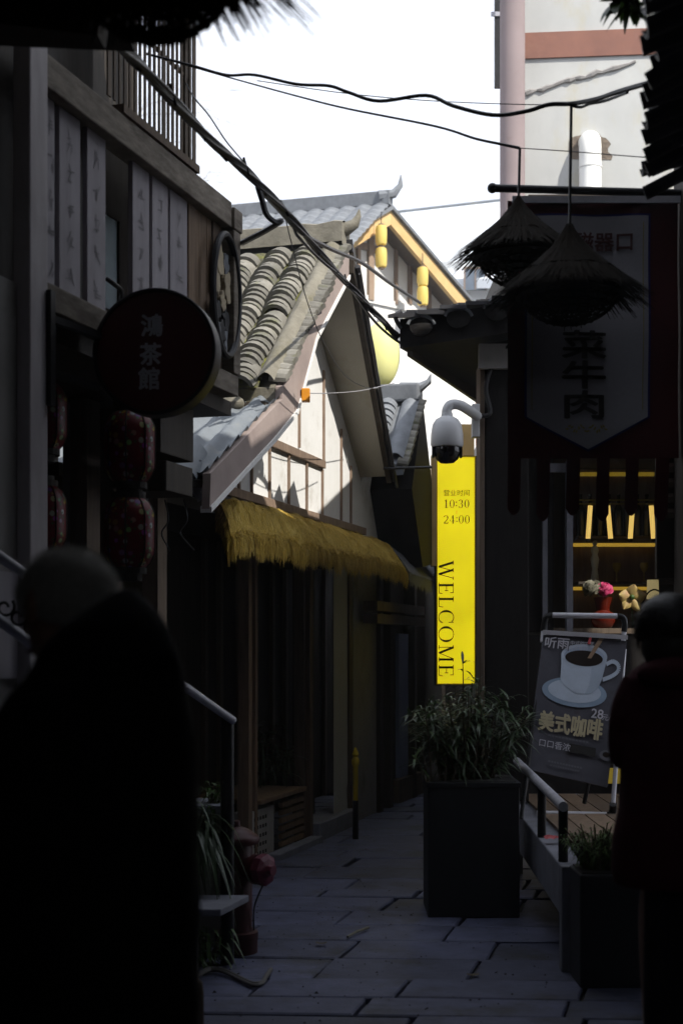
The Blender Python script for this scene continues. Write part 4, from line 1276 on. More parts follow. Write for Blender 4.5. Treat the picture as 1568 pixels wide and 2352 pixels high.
part('figure', MB().lathe((fig.x, 11.2, 2.146), [(.035, 0), (.032, .02), (.022, .10), (.03, .15), (.034, .18), (.022, .215), (.032, .25), (.024, .275), (.010, .285)], 14), 'porcelain', t, True)
part('head', MB().ball((fig.x, 11.2, 2.146 + .305), .019, .019, .023, 10, 8), 'porcelain', t, True)
gm = MB().lathe((0, 0, 0), [(.028, 0), (.006, .008), (.005, .07), (.02, .09), (.034, .12), (.03, .15)], 14).mesh('goblet', 'gold', smooth=True)
for k, (px, lb) in enumerate(((1415, 'small gold goblet on the middle shelf right of the figurine'), (1478, 'gold goblet on the middle shelf above the candle lamp'))):
    o = bpy.data.objects.new('goblet', gm)
    COL.objects.link(o)
    o.location = (at(px, 0, 11.2).x, 11.2, 2.146)
    props(o, lb, 'goblet', 'gold goblets on the middle shelf')
vz = at(1384, 1440, 10.85)
VB = V((vz.x, 10.85, 1.776))
va = thing('glass_vase', 'red-orange gourd shaped glass vase on the shop counter', 'vase', VB)
part('body', MB().lathe(VB, [(.05, 0), (.07, .01), (.092, .05), (.095, .08), (.08, .115), (.05, .135), (.052, .15), (.06, .19), (.072, .235)], 20), 'vase', va, True)


def blossom(name, label, cat, c, r, m, n, cup):
    t = thing(name, label, cat, c)
    rr = random.Random(n)
    for k in range(n):
        a_ = k * 2.4
        tl_ = (k / n) ** .7
        d_ = V((math.cos(a_) * tl_ + rr.gauss(0, .15), math.sin(a_) * tl_ * .8 - .25, 1.0 - tl_ * 1.3 + rr.gauss(0, .15))).normalized()
        ctr = c + d_ * r * (.45 + .45 * tl_)
        x = d_.orthogonal().normalized()
        y = d_.cross(x)
        pm = MB().grid(lambda u, v: ctr + x * ((u - .5) * r * 1.1) + y * ((v - .5) * r * 1.0) - d_ * (((u - .5) ** 2 - (v - .5) ** 2 * .6) * r * cup - .012 * math.sin(v * 17 + k)), 4, 4)
        part('petal', pm, m, t, True)
    return t


blossom('white_peony', 'round white peony leaning left of the pink rose', 'flower', at(1357, 1352, 10.8), .068, 'whitepetal', 22, 1.0)
blossom('pink_rose', 'bright pink rose in the red-orange vase', 'flower', at(1387, 1354, 10.8), .058, 'pinkpetal', 16, 1.2)
oc = at(1449, 1372, 10.78)
orc = thing('orchid_bloom', 'large yellow-green orchid bloom with pink petal tips', 'flower', oc)
for a_, L, w_ in ((80, .10, .075), (10, .11, .085), (170, .10, .08), (300, .13, .06), (235, .11, .06)):
    d_ = V((math.cos(R(a_)), 0, math.sin(R(a_))))
    sd = V((-d_.z, 0, d_.x))
    part('petal', MB().grid(lambda u, v: oc + d_ * (L * u) + sd * ((v - .5) * w_ * math.sin(math.pi * (.1 + .85 * u)) * 1.3) + V((0, -.03 * u + .02 * (2 * v - 1) ** 2, 0)), 6, 4), 'orchid', orc, True)
part('stem', MB().tube(smooth_path([oc, oc + V((.01, .03, -.1)), V((oc.x + .03, 10.86, 1.776))]), .005, 6), 'leaf', orc, True)
part('heart', MB().ball(oc + V((0, -.02, 0)), .022, .02, .022, 10, 6), 'leaf', orc, True)
cl_ = at(1498, 1378, 10.95)
cd = thing('candle_lamp', 'cream cylindrical candle lamp on the counter right of the orchid', 'lamp', V((cl_.x, 10.95, 1.776)))
part('stand', MB().lathe((cl_.x, 10.95, 0), [(.04, 1.776), (.012, 1.80), (.012, 1.99), (.035, 2.0)], 12), 'dark', cd, True)
part('shade', MB().lathe((cl_.x, 10.95, 0), [(.048, 2.001), (.044, 2.15)], 16), 'lampcream', cd, True)
bk = at(1502, 1440, 10.82)
bs = thing('handled_basket', 'small dark wicker basket with tall hoop handle on the counter', 'basket', V((bk.x, 10.82, 1.776)))
part('bowl', MB().lathe((bk.x, 10.82, 1.776), [(.07, 0), (.10, .08), (.105, .11)], 16), 'strawdark', bs, True)
part('handle', MB().tube([V((bk.x + .10 * math.cos(R(a_)), 10.82, 1.88 + .19 * math.sin(R(a_)))) for a_ in range(0, 181, 12)], .006, 6), 'strawdark', bs, True)
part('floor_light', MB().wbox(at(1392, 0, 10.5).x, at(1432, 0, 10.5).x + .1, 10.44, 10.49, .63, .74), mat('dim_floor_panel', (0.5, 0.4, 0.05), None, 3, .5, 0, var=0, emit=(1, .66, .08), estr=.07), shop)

# coffee A-board
TL, TR, BL, BR = at(1247, 1458, 9.5), at(1439, 1472, 9.5), at(1207, 1766, 9.18), at(1394, 1808, 9.18)
bn = (TR - TL).cross(BL - TL).normalized()
if bn.y > 0:
    bn = -bn


def bd(u, v, off=0.0):
    return TL.lerp(TR, u).lerp(BL.lerp(BR, u), v) + bn * off


ab = thing('coffee_board', 'tilted coffee advertising board in white and black tube stand on the deck', 'sign board', V((bd(.5, 1).x, 9.2, .555)))
pst = part('poster', MB().prism([bd(0, 0), bd(1, 0), bd(1, 1), bd(0, 1)], bn * -.012), 'poster', ab)
tl0, tr0 = at(1252, 1412, 9.56), at(1434, 1414, 9.56)
part('top_bar', MB().tube([at(1268, 1413, 9.56), at(1416, 1415, 9.56)], .019, 10), 'tubewhite', ab, True)
for sgn_, (xa, xb, xc, ya) in ((0, (1266, 1254, 1249, 1413)), (1, (1418, 1430, 1434, 1415))):
    part('corner', MB().tube(smooth_path([at(xa, ya, 9.56), at(xb, ya + 4, 9.56), at(xc, ya + 20, 9.56), at(xc - 2, ya + 36, 9.56)]), .02, 10), 'iron', ab, True)
    part('upright', MB().tube([at(xc - 2, ya + 37, 9.56), at(xc - 4, ya + 62, 9.54)], .017, 10), 'tubewhite', ab, True)
part('clamp_bar', MB().beam(at(1246, 1452, 9.49), at(1440, 1464, 9.49), .025, .03), 'tubewhite', ab)
lgl, lgr = at(1196, 1880, 9.05), at(1404, 1872, 9.05)
part('leg', MB().tube([bd(.02, .05, -.03), lgl], .014, 10), 'iron', ab, True)
part('leg', MB().tube([bd(.99, .05, -.03), at(1407, 1845, 9.1)], .015, 10), 'steel', ab, True)
part('foot_bar', MB().tube([at(1232, 1868, 9.2), at(1392, 1872, 9.2)], .019, 10), 'tubewhite', ab, True)
part('foot_corner', MB().tube(smooth_path([at(1393, 1872, 9.2), at(1402, 1872, 9.2), at(1406, 1862, 9.2), at(1407, 1846, 9.15)]), .024, 10), 'iron', ab, True)
part('rear_leg', MB().tube([bd(.1, .02, -.05), V((bd(.1, 1).x, 9.75, .56))], .015, 8), 'iron', ab, True)
part('rear_leg', MB().tube([bd(.9, .02, -.05), V((bd(.9, 1).x, 9.75, .56))], .015, 8), 'iron', ab, True)
part('clip', MB().beam(bd(.56, -.02, .014), bd(.55, .05, .014), .014, .014), 'redbit', ab)


def ell(cu, cv, ru, rv, off, th=0, n=36):
    pts = []
    for k in range(n):
        a_ = 2 * math.pi * k / n
        pts.append(bd(cu + ru * math.cos(a_ + th), cv + rv * math.sin(a_), off))
    return MB().add(pts, [tuple(range(n))])


part('saucer', ell(.455, .40, .39, .105, .003), 'saucer', pst)
part('saucer_well', ell(.455, .392, .32, .082, .004), 'cup', pst)
cupo = [bd(.22, .20, .006)]
cup = MB()
pts = [(.24, .21)] + [(.25 + .02 * t, .21 + .21 * t) for t in (.3, .6, .85)] + [(.33 + .36 * t, .43 + .05 * math.sin(math.pi * t)) for t in [i / 8 for i in range(9)]] + [(.74 + .03 * (1 - t), .21 + .21 * t) for t in (.85, .6, .3)] + [(.79, .21)]
cup.add([bd(u, v - .07, .006) for u, v in pts], [tuple(range(len(pts)))])
part('cup', cup, 'cup', pst)
part('cup_shade', MB().add([bd(u, v - .07, .0065) for u, v in ((.62, .24), (.79, .22), (.76, .36), (.73, .42), (.66, .465), (.58, .475), (.62, .40))], [tuple(range(7))]), 'cupdim', pst)
part('cup_rim', ell(.515, 0.135, .275, .085, .007), 'cup', pst)
part('cup_inside', ell(.515, 0.138, .24, .07, .008), 'cupshade', pst)
part('coffee_surface', ell(.515, 0.152, .225, .056, .009), 'coffee', pst)
hnd = [(.79, .18), (.86, .155), (.93, .175), (.94, .215), (.88, .255), (.77, .29)]
hp = smooth_path([V((u, v, 0)) for u, v in hnd], 4)
hm = MB()
for i in range(len(hp) - 1):
    a_, b_ = hp[i], hp[i + 1]
    t_ = (b_ - a_).normalized()
    nn = V((-t_.y * .5, t_.x * .33, 0)) * .045
    hm.add([bd(a_.x - nn.x, a_.y - nn.y, .007), bd(b_.x - nn.x, b_.y - nn.y, .007), bd(b_.x + nn.x, b_.y + nn.y, .007), bd(a_.x + nn.x, a_.y + nn.y, .007)], [(0, 1, 2, 3)])
part('cup_handle', hm, 'cup', pst)
part('pour', MB().add([bd(.66, .0, .010), bd(.72, .0, .010), bd(.60, .15, .010), bd(.555, .15, .010)], [(0, 1, 2, 3)]), 'pour', pst)
bw, bh = (TR - TL).length, (BL - TL).length


def btext(s, cu, cv, size, m, bold=0.0, sp=1.0, xs=1.0):
    part('lettering', text_mb(s, lambda x, y: bd(cu + x * xs / bw, cv - y / bh, .011), size, bold, True, sp), m, pst)


btext('听雨', .17, .065, .085, 'offwhite', .001)
btext('|', .315, .065, .08, 'faint')
btext('中式的文艺', .47, .05, .032, 'offwhite')
btext('品茶者的去', .46, .085, .032, 'offwhite')
btext('28', .76, .535, .085, 'offwhite', .001)
btext('元/杯', .91, .55, .045, 'offwhite')
btext('美式咖啡', .46, .65, .14, 'cream', .005, 1.0, .78)
btext('口口香浓', .30, .80, .055, 'offwhite', .0)
part('box_line', MB().add([bd(.48, .765, .011), bd(.80, .765, .011), bd(.80, .825, .011), bd(.48, .825, .011)], [(0, 1, 2, 3)]), 'ink', pst)
part('small_cup', ell(.93, .80, .08, .035, .011), 'faint', pst)
part('small_cup_inside', ell(.93, .795, .045, .018, .012), 'coffee', pst)
for cv, w_ in ((.735, .5), (.915, .42), (.94, .36)):
    mbl = MB()
    for k in range(12):
        u0 = .46 - w_ / 2 + w_ * k / 12
        mbl.add([bd(u0, cv - .006, .011), bd(u0 + w_ / 16, cv - .006, .011), bd(u0 + w_ / 16, cv + .006, .011), bd(u0, cv + .006, .011)], [(0, 1, 2, 3)])
    part('fine_print', mbl, 'faint', pst)

# yellow sign
ys = thing('welcome_sign', 'tall glowing yellow sign with opening hours and WELCOME written downwards', 'sign', at(1045, 1570, 14.0))
yd = 14.0
yx0, yx1 = at(1004, 0, yd).x, at(1089, 0, yd).x
yz0, yz1 = at(0, 1570, yd).z, at(0, 1050, yd).z
part('panel', MB().wbox(yx0, yx1, yd, yd + .05, yz0, yz1), 'yellowsign', ys)
part('case', MB().wbox(yx0 - .02, yx1 + .05, yd + .052, yd + .2, yz0 - .02, yz1 + .02), 'iron', ys)
fy = MB()
for xa, xb, za, zb in ((yx0 - .012, yx0, yz0 - .012, yz1 + .012), (yx1, yx1 + .012, yz0 - .012, yz1 + .012), (yx0, yx1, yz1, yz1 + .012), (yx0, yx1, yz0 - .012, yz0)):
    fy.wbox(xa, xb, yd - .008, yd + .05, za, zb)
part('frame', fy, 'yellowpaint', ys)
part('wood_board', MB().wbox(at(990, 0, yd).x, at(1002, 0, yd).x, yd - .02, yd + .12, at(0, 1300, yd).z, at(0, 1045, yd).z), 'tan', ys)
part('wood_board', MB().wbox(at(1056, 0, yd).x, at(1090, 0, yd).x, yd + .06, yd + .1, yz1 + .025, at(0, 972, yd).z), 'tan', ys)


def ytxt(s, py, size, px=1048, bold=0.0):
    c = at(px, py, yd)
    part('lettering', text_mb(s, lambda x, y: V((c.x + x, yd - .004, c.z + y)), size, bold), 'yellowink', ys)


ytxt('营业时间', 1133, .066)
ytxt('|', 1176, .05)

# serif capitals for the sign: strokes of two weights with slab feet
TK, TN = .14, .045


def stroke(mb, a, b, w, pl):
    a, b = V((*a, 0)), V((*b, 0))
    t_ = (b - a).normalized()
    n_ = V((-t_.y, t_.x, 0)) * w / 2
    q = [a - n_, b - n_, b + n_, a + n_]
    mb.add([pl(p_.x, p_.y) for p_ in q], [(0, 1, 2, 3)])


def arcs(mb, cx, cy, rx, ry, a0, a1, pl, n=28):
    for i in range(n):
        p_ = []
        for t_ in (i / n, (i + 1) / n):
            an = R(a0 + (a1 - a0) * t_)
            w = TN + (TK - TN) * abs(math.cos(an)) ** 1.3
            p_.append([(cx + (rx - w / 2 * s_) * math.cos(an), cy + (ry - TN / 2 * s_) * math.sin(an)) for s_ in (2, 0)])
        mb.add([pl(*p_[0][0]), pl(*p_[0][1]), pl(*p_[1][1]), pl(*p_[1][0])], [(0, 1, 2, 3)])


def glyph(ch, pl):
    mb = MB()
    st = lambda a, b, w: stroke(mb, a, b, w, pl)
    if ch == 'W':
        st((.1, .98), (.38, 0), TK), st((.38, 0), (.62, .95), TN), st((.56, .98), (.84, 0), TK), st((.84, 0), (1.08, .98), TN)
        st((-.02, .98), (.26, .98), TN), st((.46, .98), (.72, .98), TN), st((.98, .98), (1.18, .98), TN)
        return mb, 1.18
    if ch == 'E':
        st((.16, 0), (.16, 1), TK), st((0, .02), (.66, .02), TN), st((0, .98), (.64, .98), TN), st((.16, .52), (.5, .52), TN)
        st((.64, .0), (.69, .26), TN), st((.62, 1), (.63, .76), TN), st((.5, .64), (.5, .40), TN)
        return mb, .7
    if ch == 'L':
        st((.16, 0), (.16, 1), TK), st((0, .02), (.62, .02), TN), st((0, .98), (.34, .98), TN), st((.62, 0), (.66, .3), TN)
        return mb, .68
    if ch == 'C':
        arcs(mb, .46, .5, .46, .52, 48, 318, pl)
        st((.77, .98), (.77, .66), TN), st((.8, .28), (.74, .14), TN)
        return mb, .84
    if ch == 'O':
        arcs(mb, .5, .5, .5, .52, 0, 360, pl, 36)
        return mb, 1.0
    if ch == 'M':
        st((.14, 0), (.14, 1), TN), st((.14, 1), (.5, .02), TK), st((.5, .02), (.86, 1), TN), st((.9, 0), (.9, 1), TK)
        st((0, .98), (.18, .98), TN), st((.84, .98), (1.04, .98), TN), st((0, .02), (.28, .02), TN), st((.74, .02), (1.06, .02), TN)
        return mb, 1.06
    if ch == '0':
        arcs(mb, .3, .5, .3, .51, 0, 360, pl, 28)
        return mb, .6
    if ch == '1':
        st((.28, .02), (.28, 1), TK), st((.06, .02), (.5, .02), TN), st((.08, .84), (.28, .97), TN)
        return mb, .56
    if ch == '2':
        arcs(mb, .3, .72, .28, .29, 170, -30, pl)
        st((.52, .56), (.06, .06), .09), st((.02, .05), (.56, .05), .1), st((.55, .05), (.58, .26), TN)
        return mb, .6
    if ch == '3':
        arcs(mb, .28, .75, .26, .26, 160, -90, pl), arcs(mb, .28, .26, .29, .27, 90, -160, pl)
        return mb, .6
    if ch == '4':
        st((.42, 0), (.42, 1), TK), st((.42, 1), (.02, .3), TN), st((.0, .3), (.62, .3), TN), st((.26, .02), (.58, .02), TN)
        return mb, .64
    if ch == ':':
        st((.1, .2), (.1, .34), .14), st((.1, .62), (.1, .76), .14)
        return mb, .2
    return mb, .5


def serif_line(txt, px0, px1, py, hpx):
    tot = sum(glyph(c, lambda x, y: V((x, y, 0)))[1] + .14 for c in txt) - .14
    k = (px1 - px0) / tot
    x0 = 0
    for c in txt:
        g, adv = glyph(c, lambda x, y, x0=x0: at(px0 + (x0 + x) * k, py + hpx * (.5 - y), yd - .004) * 1.0)
        part('digit', g, 'ink', ys)
        x0 += adv + .14




serif_line('10:30', 1019, 1077, 1157, 19)
serif_line('24:00', 1018, 1078, 1193, 19)
hl = (1041 - 1004) / F * yd
zc = at(0, 1288, yd).z
for ch in 'WELCOME':
    pl = lambda x, y, zc=zc: V((yx0 + .002 + hl * .99 * max(0, min(1.05, y * .93 + .07)), yd - .004, zc - x * hl))
    g, adv = glyph(ch, pl)
    part('letter', g, 'ink', ys)
    zc -= (adv + .135) * hl * 1.03

# security camera
cb = at(1026, 1010, 9.5)
sc2 = thing('security_camera', 'white dome security camera on a bent arm fixed to the shop column', 'camera', cb)
k_ = 9.5 / F
part('housing', MB().lathe(cb, [(.036 * 1, .18), (.04, .155), (.075, .135), (.097, .10), (.107, .04), (.110, -.035), (.102, -.05)], 24), 'camwhite', sc2, True)
part('dome', MB().lathe(cb, [(.088, -.051), (.09, -.085), (.075, -.13), (.045, -.155), (.01, -.16)], 20), 'blackgloss', sc2, True)
part('lens_guard', MB().wbox(cb.x - .10, cb.x - .085, cb.y - .03, cb.y + .03, cb.z - .12, cb.z - .051).wbox(cb.x + .085, cb.x + .10, cb.y - .03, cb.y + .03, cb.z - .12, cb.z - .051), 'iron', sc2)
part('arm', MB().tube(smooth_path([cb + V((0, 0, .15)), cb + V((0, 0, .20)), cb + V((.03, .01, .235)), cb + V((.10, .05, .235)), cb + V((.235, .35, .215))]), .034, 12), 'camwhite', sc2, True)
part('wall_plate', MB().wbox(cb.x + .20, cb.x + .252, 9.84, 9.925, cb.z + .07, cb.z + .30), 'camwhite', sc2, bevel=.006)
part('cable', MB().tube(smooth_path([cb + V((.26, .38, .22)), cb + V((.33, .4, .25)), cb + V((.30, .4, .42)), cb + V((.36, .4, .6)), cb + V((.5, .35, .75))]), .016, 8), 'black', sc2, True)

# ------------------------------------------------------------------ near right house: eave of tile ends, wall, louvred shutter; unseen upper parts shaped to block sun
nr = thing('near_right_house', 'black near house on the right whose eave of tile ends juts overhead', 'house', V((1.8, 4, 0)))
part('wall', MB().wbox(1.78, 2.1, -6, 5.2, 0, 8.0).wbox(1.785, 2.1, 5.2, 7.65, 0, 5.99), 'dark', nr)  # unseen height set to keep sun off the tea house and lane
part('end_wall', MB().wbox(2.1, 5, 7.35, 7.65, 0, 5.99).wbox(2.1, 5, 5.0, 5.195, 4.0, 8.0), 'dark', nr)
part('eave', MB().prism([V((1.44, 5.80, 3.53)), V((.78, 2.6, 3.53)), V((2.0, 2.6, 4.1)), V((2.0, 5.80, 4.1))], V((0, 0, .12))), 'tiledark', nr)
ev = V((.66, 3.15, 0)).normalized()
jt = tile_mesh(.046, .42, .016, 'tile_end', 'tiledark', 8, 88)
lst = part('eave_tiles', MB().beam(V((1.45, 5.77, 3.56)), V((.84, 2.7, 3.56)), .08, .06), 'tiledark', nr)
d_ = V((-ev.y, ev.x, -.35)).normalized()
for k in range(20):
    q = V((1.415, 5.74, 3.545)) - ev * (k * .15)
    for h_ in (0, 1):
        inst('tile_end', jt, lst, basis(d_, ev, d_.cross(ev) * 1.0, q + V((.03 * h_, 0, .08 * h_ + .02))) @ Matrix.Rotation(R(rc.uniform(-9, 9)), 4, 'Y') @ Matrix.Rotation(R(rc.uniform(-8, 8)), 4, 'Z'))
sh = part('shutter', MB().wbox(1.70, 2.2, 7.68, 7.72, 2.0, 4.1), 'dark', nr)
slm = MB().wbox(-.25, .25, -.02, .02, -.018, .018).mesh('slat', 'woodh')
for k in range(20):
    inst('slat', slm, sh, Matrix.Translation((1.97, 7.665, 2.35 + k * .082)) @ Matrix.Rotation(R(35), 4, 'X'))
part('roof', MB().prism([V((.12, -6, 7.85)), V((5, -6, 8.02)), V((5, 5.25, 8.02)), V((.12, 5.25, 7.85))], V((0, 0, .15))), 'tiledark', nr)  # unseen overhang stretched over the lane to cut sky light

part('lower_roof', MB().prism([V((1.72, 7.72, 6.0)), V((1.72, 5.21, 6.0)), V((3.6, 5.21, 7.0)), V((3.6, 7.72, 7.0))], V((0, 0, .08))), 'tiledark', nr)  # unseen, raised to keep sun off the thatch and shop column
part('gable_wall', MB().prism([V((1.95, 7.4, 5.995)), V((3.55, 7.4, 6.9)), V((5, 7.4, 6.9)), V((5, 7.4, 5.995))], V((0, .2, 0))), 'dark', nr)

# unseen roof and tower added to darken the near lane, wall behind
gw = thing('lane_shade_roof', 'unseen dark roof added over the near lane to keep it in shade', 'shade roof', V((0, 0, 0)))
part('roof', MB().prism([V((-4, -6, 3.9)), V((.72, -6, 3.9)), V((.72, 2.5, 3.75)), V((-.2, 3.0, 3.72)), V((-4, 3.4, 3.72))], V((0, 0, .14))), 'tiledark', gw)
part('end_wall', MB().wbox(-4, 2.1, -6.2, -6, 0, 3.9), 'dark', gw)
part('rear_light_block', MB().wbox(-2.39, 1.77, .4, 2.2, 3.92, 7.2), 'dark', gw)  # added out of view to cut low light from behind
part('rear_light_block_roof', MB().prism([V((-2.6, 0, 7.2)), V((-2.6, 2.6, 7.2)), V((-2.6, 1.3, 8.0))], V((4.2, 0, 0))), 'tiledark', gw)
nl = thing('near_left_house', 'black near house on the left whose deep eave fills the upper corner', 'house', V((-2.4, 3, 0)))
part('wall', MB().wbox(-2.7, -2.4, -6, 4.9, 0, 6), 'dark', nl)
part('eave', MB().prism([V((-2.6, 3.0, 3.80)), V((-.72, 3.6, 3.52)), V((-.66, 4.55, 3.53)), V((-2.6, 5.0, 3.80))], V((0, 0, .12))), 'dark', nl)
part('upper_wall', MB().wbox(-2.6, -1.45, 4.4, 4.7, 3.6, 6), 'dark', nl)
part('rafter', MB().beam(V((-2.6, 4.3, 3.72)), V((-.7, 4.2, 3.46)), .1, .1), 'dark', nl)


# straw hat lamps
def hat(name, label, cat, apex, r, h, br, group, n=1500, seed=1, basket_drop=.0, bh=.18):
    n = int(n * 1.6)
    t = thing(name, label, cat, apex, group)
    rr = random.Random(seed)
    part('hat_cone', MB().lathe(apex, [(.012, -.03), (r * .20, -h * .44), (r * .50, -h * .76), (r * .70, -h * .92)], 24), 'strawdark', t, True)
    s_ = MB()
    for k in range(n):
        an = rr.uniform(0, 2 * math.pi)
        t0 = rr.uniform(0, .55)
        t1 = min(1.0, t0 + rr.uniform(.35, .65)) * (1 + .10 * (rr.random() ** 2) * (1 + noise.noise(V((math.cos(an) * 3, math.sin(an) * 3, seed)))))
        rad = V((math.cos(an), math.sin(an), 0))
        tg_ = V((-math.sin(an), math.cos(an), 0))

        def pt(tt):
            return apex + rad * (r * (.04 + .96 * tt ** 1.35)) + V((0, 0, -h * tt ** .95 + .012 + .03 * rr.random()))
        w = rr.uniform(.002, .006)
        jit = rr.gauss(0, .02)
        pp_ = [pt(t0), pt((t0 + t1) / 2) + tg_ * jit * .4, pt(t1) + tg_ * jit]
        kk = len(s_.v)
        for i, q in enumerate(pp_):
            ww = w * (1, 1, .35)[i]
            s_.v += [q - tg_ * ww, q + tg_ * ww]
        s_.f += [(kk, kk + 1, kk + 3, kk + 2), (kk + 2, kk + 3, kk + 5, kk + 4)]
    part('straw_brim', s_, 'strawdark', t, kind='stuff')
    b_ = MB()
    bc = apex + V((0, 0, -h * .78 - basket_drop))
    prof = [(br * math.sin(R(a_)), -bh * (1 - math.cos(R(180 - a_))) if False else bh * math.cos(R(a_))) for a_ in range(70, 181, 11)]
    nm = 22
    for k in range(nm):
        an = 2 * math.pi * k / nm
        b_.tube([bc + V((p_[0] * math.cos(an + .15 * i % .3), p_[0] * math.sin(an + .15 * i % .3), p_[1])) for i, p_ in enumerate(prof)], .0045, 4, cap=False)
    for p_ in prof[:-1]:
        for q in range(2):
            b_.tube([bc + V((p_[0] * math.cos(2 * math.pi * k / 24), p_[0] * math.sin(2 * math.pi * k / 24), p_[1] + .008 * q + .006 * math.sin(k * 2.6 + q * 3))) for k in range(25)], .004, 4, cap=False)
    part('wicker_basket', b_, 'strawdark', t)
    return t


hg = 'straw hat lamps with wicker baskets hung on cords'
h1 = hat('straw_lamp', 'straw hat lamp hanging further back against the sky by the mauve column', 'lamp', at(1190, 470, 7.2), .34, .30, .21, hg, seed=3)
part('cord', MB().tube([at(1190, 472, 7.2), at(1193, 340, 7.2)], .007, 6), 'black', h1)
h2 = hat('straw_lamp', 'straw hat lamp hanging in front of the white banner', 'lamp', at(1307, 533, 6.6), .36, .33, .235, hg, n=1900, seed=5, bh=.17)
part('cord', MB().tube([at(1307, 535, 6.6), at(1311, 240, 6.6)], .007, 6), 'black', h2)
h3 = hat('straw_lamp', 'blurred straw hat lamp close overhead at the upper left', 'lamp', V((-.425, 3.2, 3.43)), .36, .30, .20, hg, seed=8, bh=.20)
part('cord', MB().tube([V((-.425, 3.2, 3.43)), V((-.425, 3.2, 3.74))], .007, 6), 'black', h3)

# banner
bd_ = 7.5
bx = lambda px: at(px, 0, bd_).x
bz_ = lambda py: at(0, py, bd_).z
ban = thing('hanging_banner', 'dark red shop banner with white pointed panel hung from a horizontal rod', 'banner', V((bx(1340), bd_, bz_(450))))
part('rod', MB().tube([at(1130, 432, bd_), V((1.95, bd_, bz_(446)))], .021, 12), 'iron', ban, True)
part('finial', MB().ball(at(1130, 432, bd_), .027), 'iron', ban, True)
part('rod_plate', MB().wbox(bx(1175), bx(1560), bd_ - .018, bd_ - .002, bz_(468), bz_(452)), 'steel', ban)
wv = lambda x, z: .012 * math.sin(x * 14 + z * 2) + .008 * math.sin(z * 9)
bx0, bx1, bzt, bzb = bx(1166), bx(1558), bz_(458), bz_(1052)
part('cloth', MB().grid(lambda u, v: V((bx0 + (bx1 - bx0) * u, bd_ + .02 + wv(bx0 + (bx1 - bx0) * u, bzt + (bzb - bzt) * v), bzt + (bzb - bzt) * v)), 40, 50), 'bannerred', ban, True)
for k in range(6):
    xa = bx(1166 + k * 68)
    xw = bx(1166 + k * 68 + 30) - xa
    Ls = .30 + .03 * (k % 2)
    part('cloth_strip', MB().grid(lambda u, v: V((xa + xw * u, bd_ + .02 + wv(xa + xw * u, bzb - Ls * v) + .02 * v, bzb - Ls * v + (.04 * (abs(u - .5) * 2) ** 2 * v))), 6, 14), 'bannerred', ban, True)


def pent(mg, off, m, name):
    x0, x1 = bx(1205) + mg, bx(1493) - mg
    zt, zs, zb = bz_(490) - mg, bz_(958) + mg * .4, bz_(1038) + mg * 1.05
    xm = (x0 + x1) / 2

    def fn(u, v):
        x = x0 + (x1 - x0) * u
        low = zs + (zb - zs) * (1 - abs(x - xm) / ((x1 - x0) / 2))
        z = zt + (low - zt) * v
        return V((x, bd_ + .02 + wv(x, z) - off, z))
    part(name, MB().grid(fn, 36, 50), m, ban, True)


pent(0, .006, 'bannerblue', 'blue_edge')
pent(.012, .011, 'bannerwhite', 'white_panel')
x0_, x1_ = bx(1222), bx(1476)
zl0, zl1 = bz_(510), bz_(940)
gp = MB()
for x_ in (x0_, x1_):
    for k in range(20):
        z0, z1 = zl0 + (zl1 - zl0) * k / 20, zl0 + (zl1 - zl0) * (k + 1) / 20
        gp.add([V((x_ - .002, bd_ + .02 + wv(x_, z0) - .015, z0)), V((x_ + .002, bd_ + .02 + wv(x_, z0) - .015, z0)), V((x_ + .002, bd_ + .02 + wv(x_, z1) - .015, z1)), V((x_ - .002, bd_ + .02 + wv(x_, z1) - .015, z1))], [(0, 1, 2, 3)])
for k in range(18):                                    # gold scroll above the point
    a_ = k * .35
    q = V((bx(1349) + (k - 9) * .012, 0, bz_(985) + .016 * math.sin(k * 1.3)))
    gp.add([V((q.x + r_ * math.cos(t_), bd_ + .02 + wv(q.x, q.z) - .015, q.z + r_ * math.sin(t_))) for t_, r_ in ((a_, .012), (a_ + 1.6, .005), (a_ + 3.1, .012), (a_ + 4.7, .005))], [(0, 1, 2, 3)])
part('gold_print', gp, 'gold', ban)


def bantxt(s, px, py, size, m, bold=0, xs=1.0):
    cx_, cz_ = bx(px), bz_(py)
    part('lettering', text_mb(s, lambda x, y: V((cx_ + x * xs, bd_ + .02 + wv(cx_ + x * xs, cz_ + y) - .016, cz_ + y)), size, bold), m, ban)


bantxt('磁器口', 1388, 557, .105, 'redink', .002)
for ch, py in (('菜', 797), ('牛', 866), ('肉', 934)):
    bantxt(ch, 1341, py, .155, 'ink', .0035, 1.6)

# ------------------------------------------------------------------ cables overhead
cbl = thing('cable_bundle', 'thick black cable bundle sagging from upper left down to the dark tiled eave', 'cable', at(480, 315, 6.6))
main = [at(*q) for q in ((90, -50, 4.4), (230, 60, 5.0), (330, 158, 5.6), (480, 318, 6.6), (570, 398, 7.2), (660, 492, 7.9), (740, 588, 8.7), (800, 652, 9.2), (862, 722, 9.7), (915, 775, 9.85))]
mp_ = smooth_path(main, 10)
part('main_cable', MB().tube(mp_, .013, 8, [.017 if i < 50 else .013 for i in range(len(mp_))]), 'cable', cbl, True)
for j in range(4):
    off = [V((.017 * math.cos(i * .22 + j * 1.6), 0, .017 * math.sin(i * .22 + j * 1.6) - (.03 if i > 52 and j == 3 else 0))) for i in range(len(mp_))]
    part('strand', MB().tube([a_ + b_ for a_, b_ in zip(mp_, off)], .007 + .002 * (j % 2), 6), 'cable', cbl, True)
rk = random.Random(4)
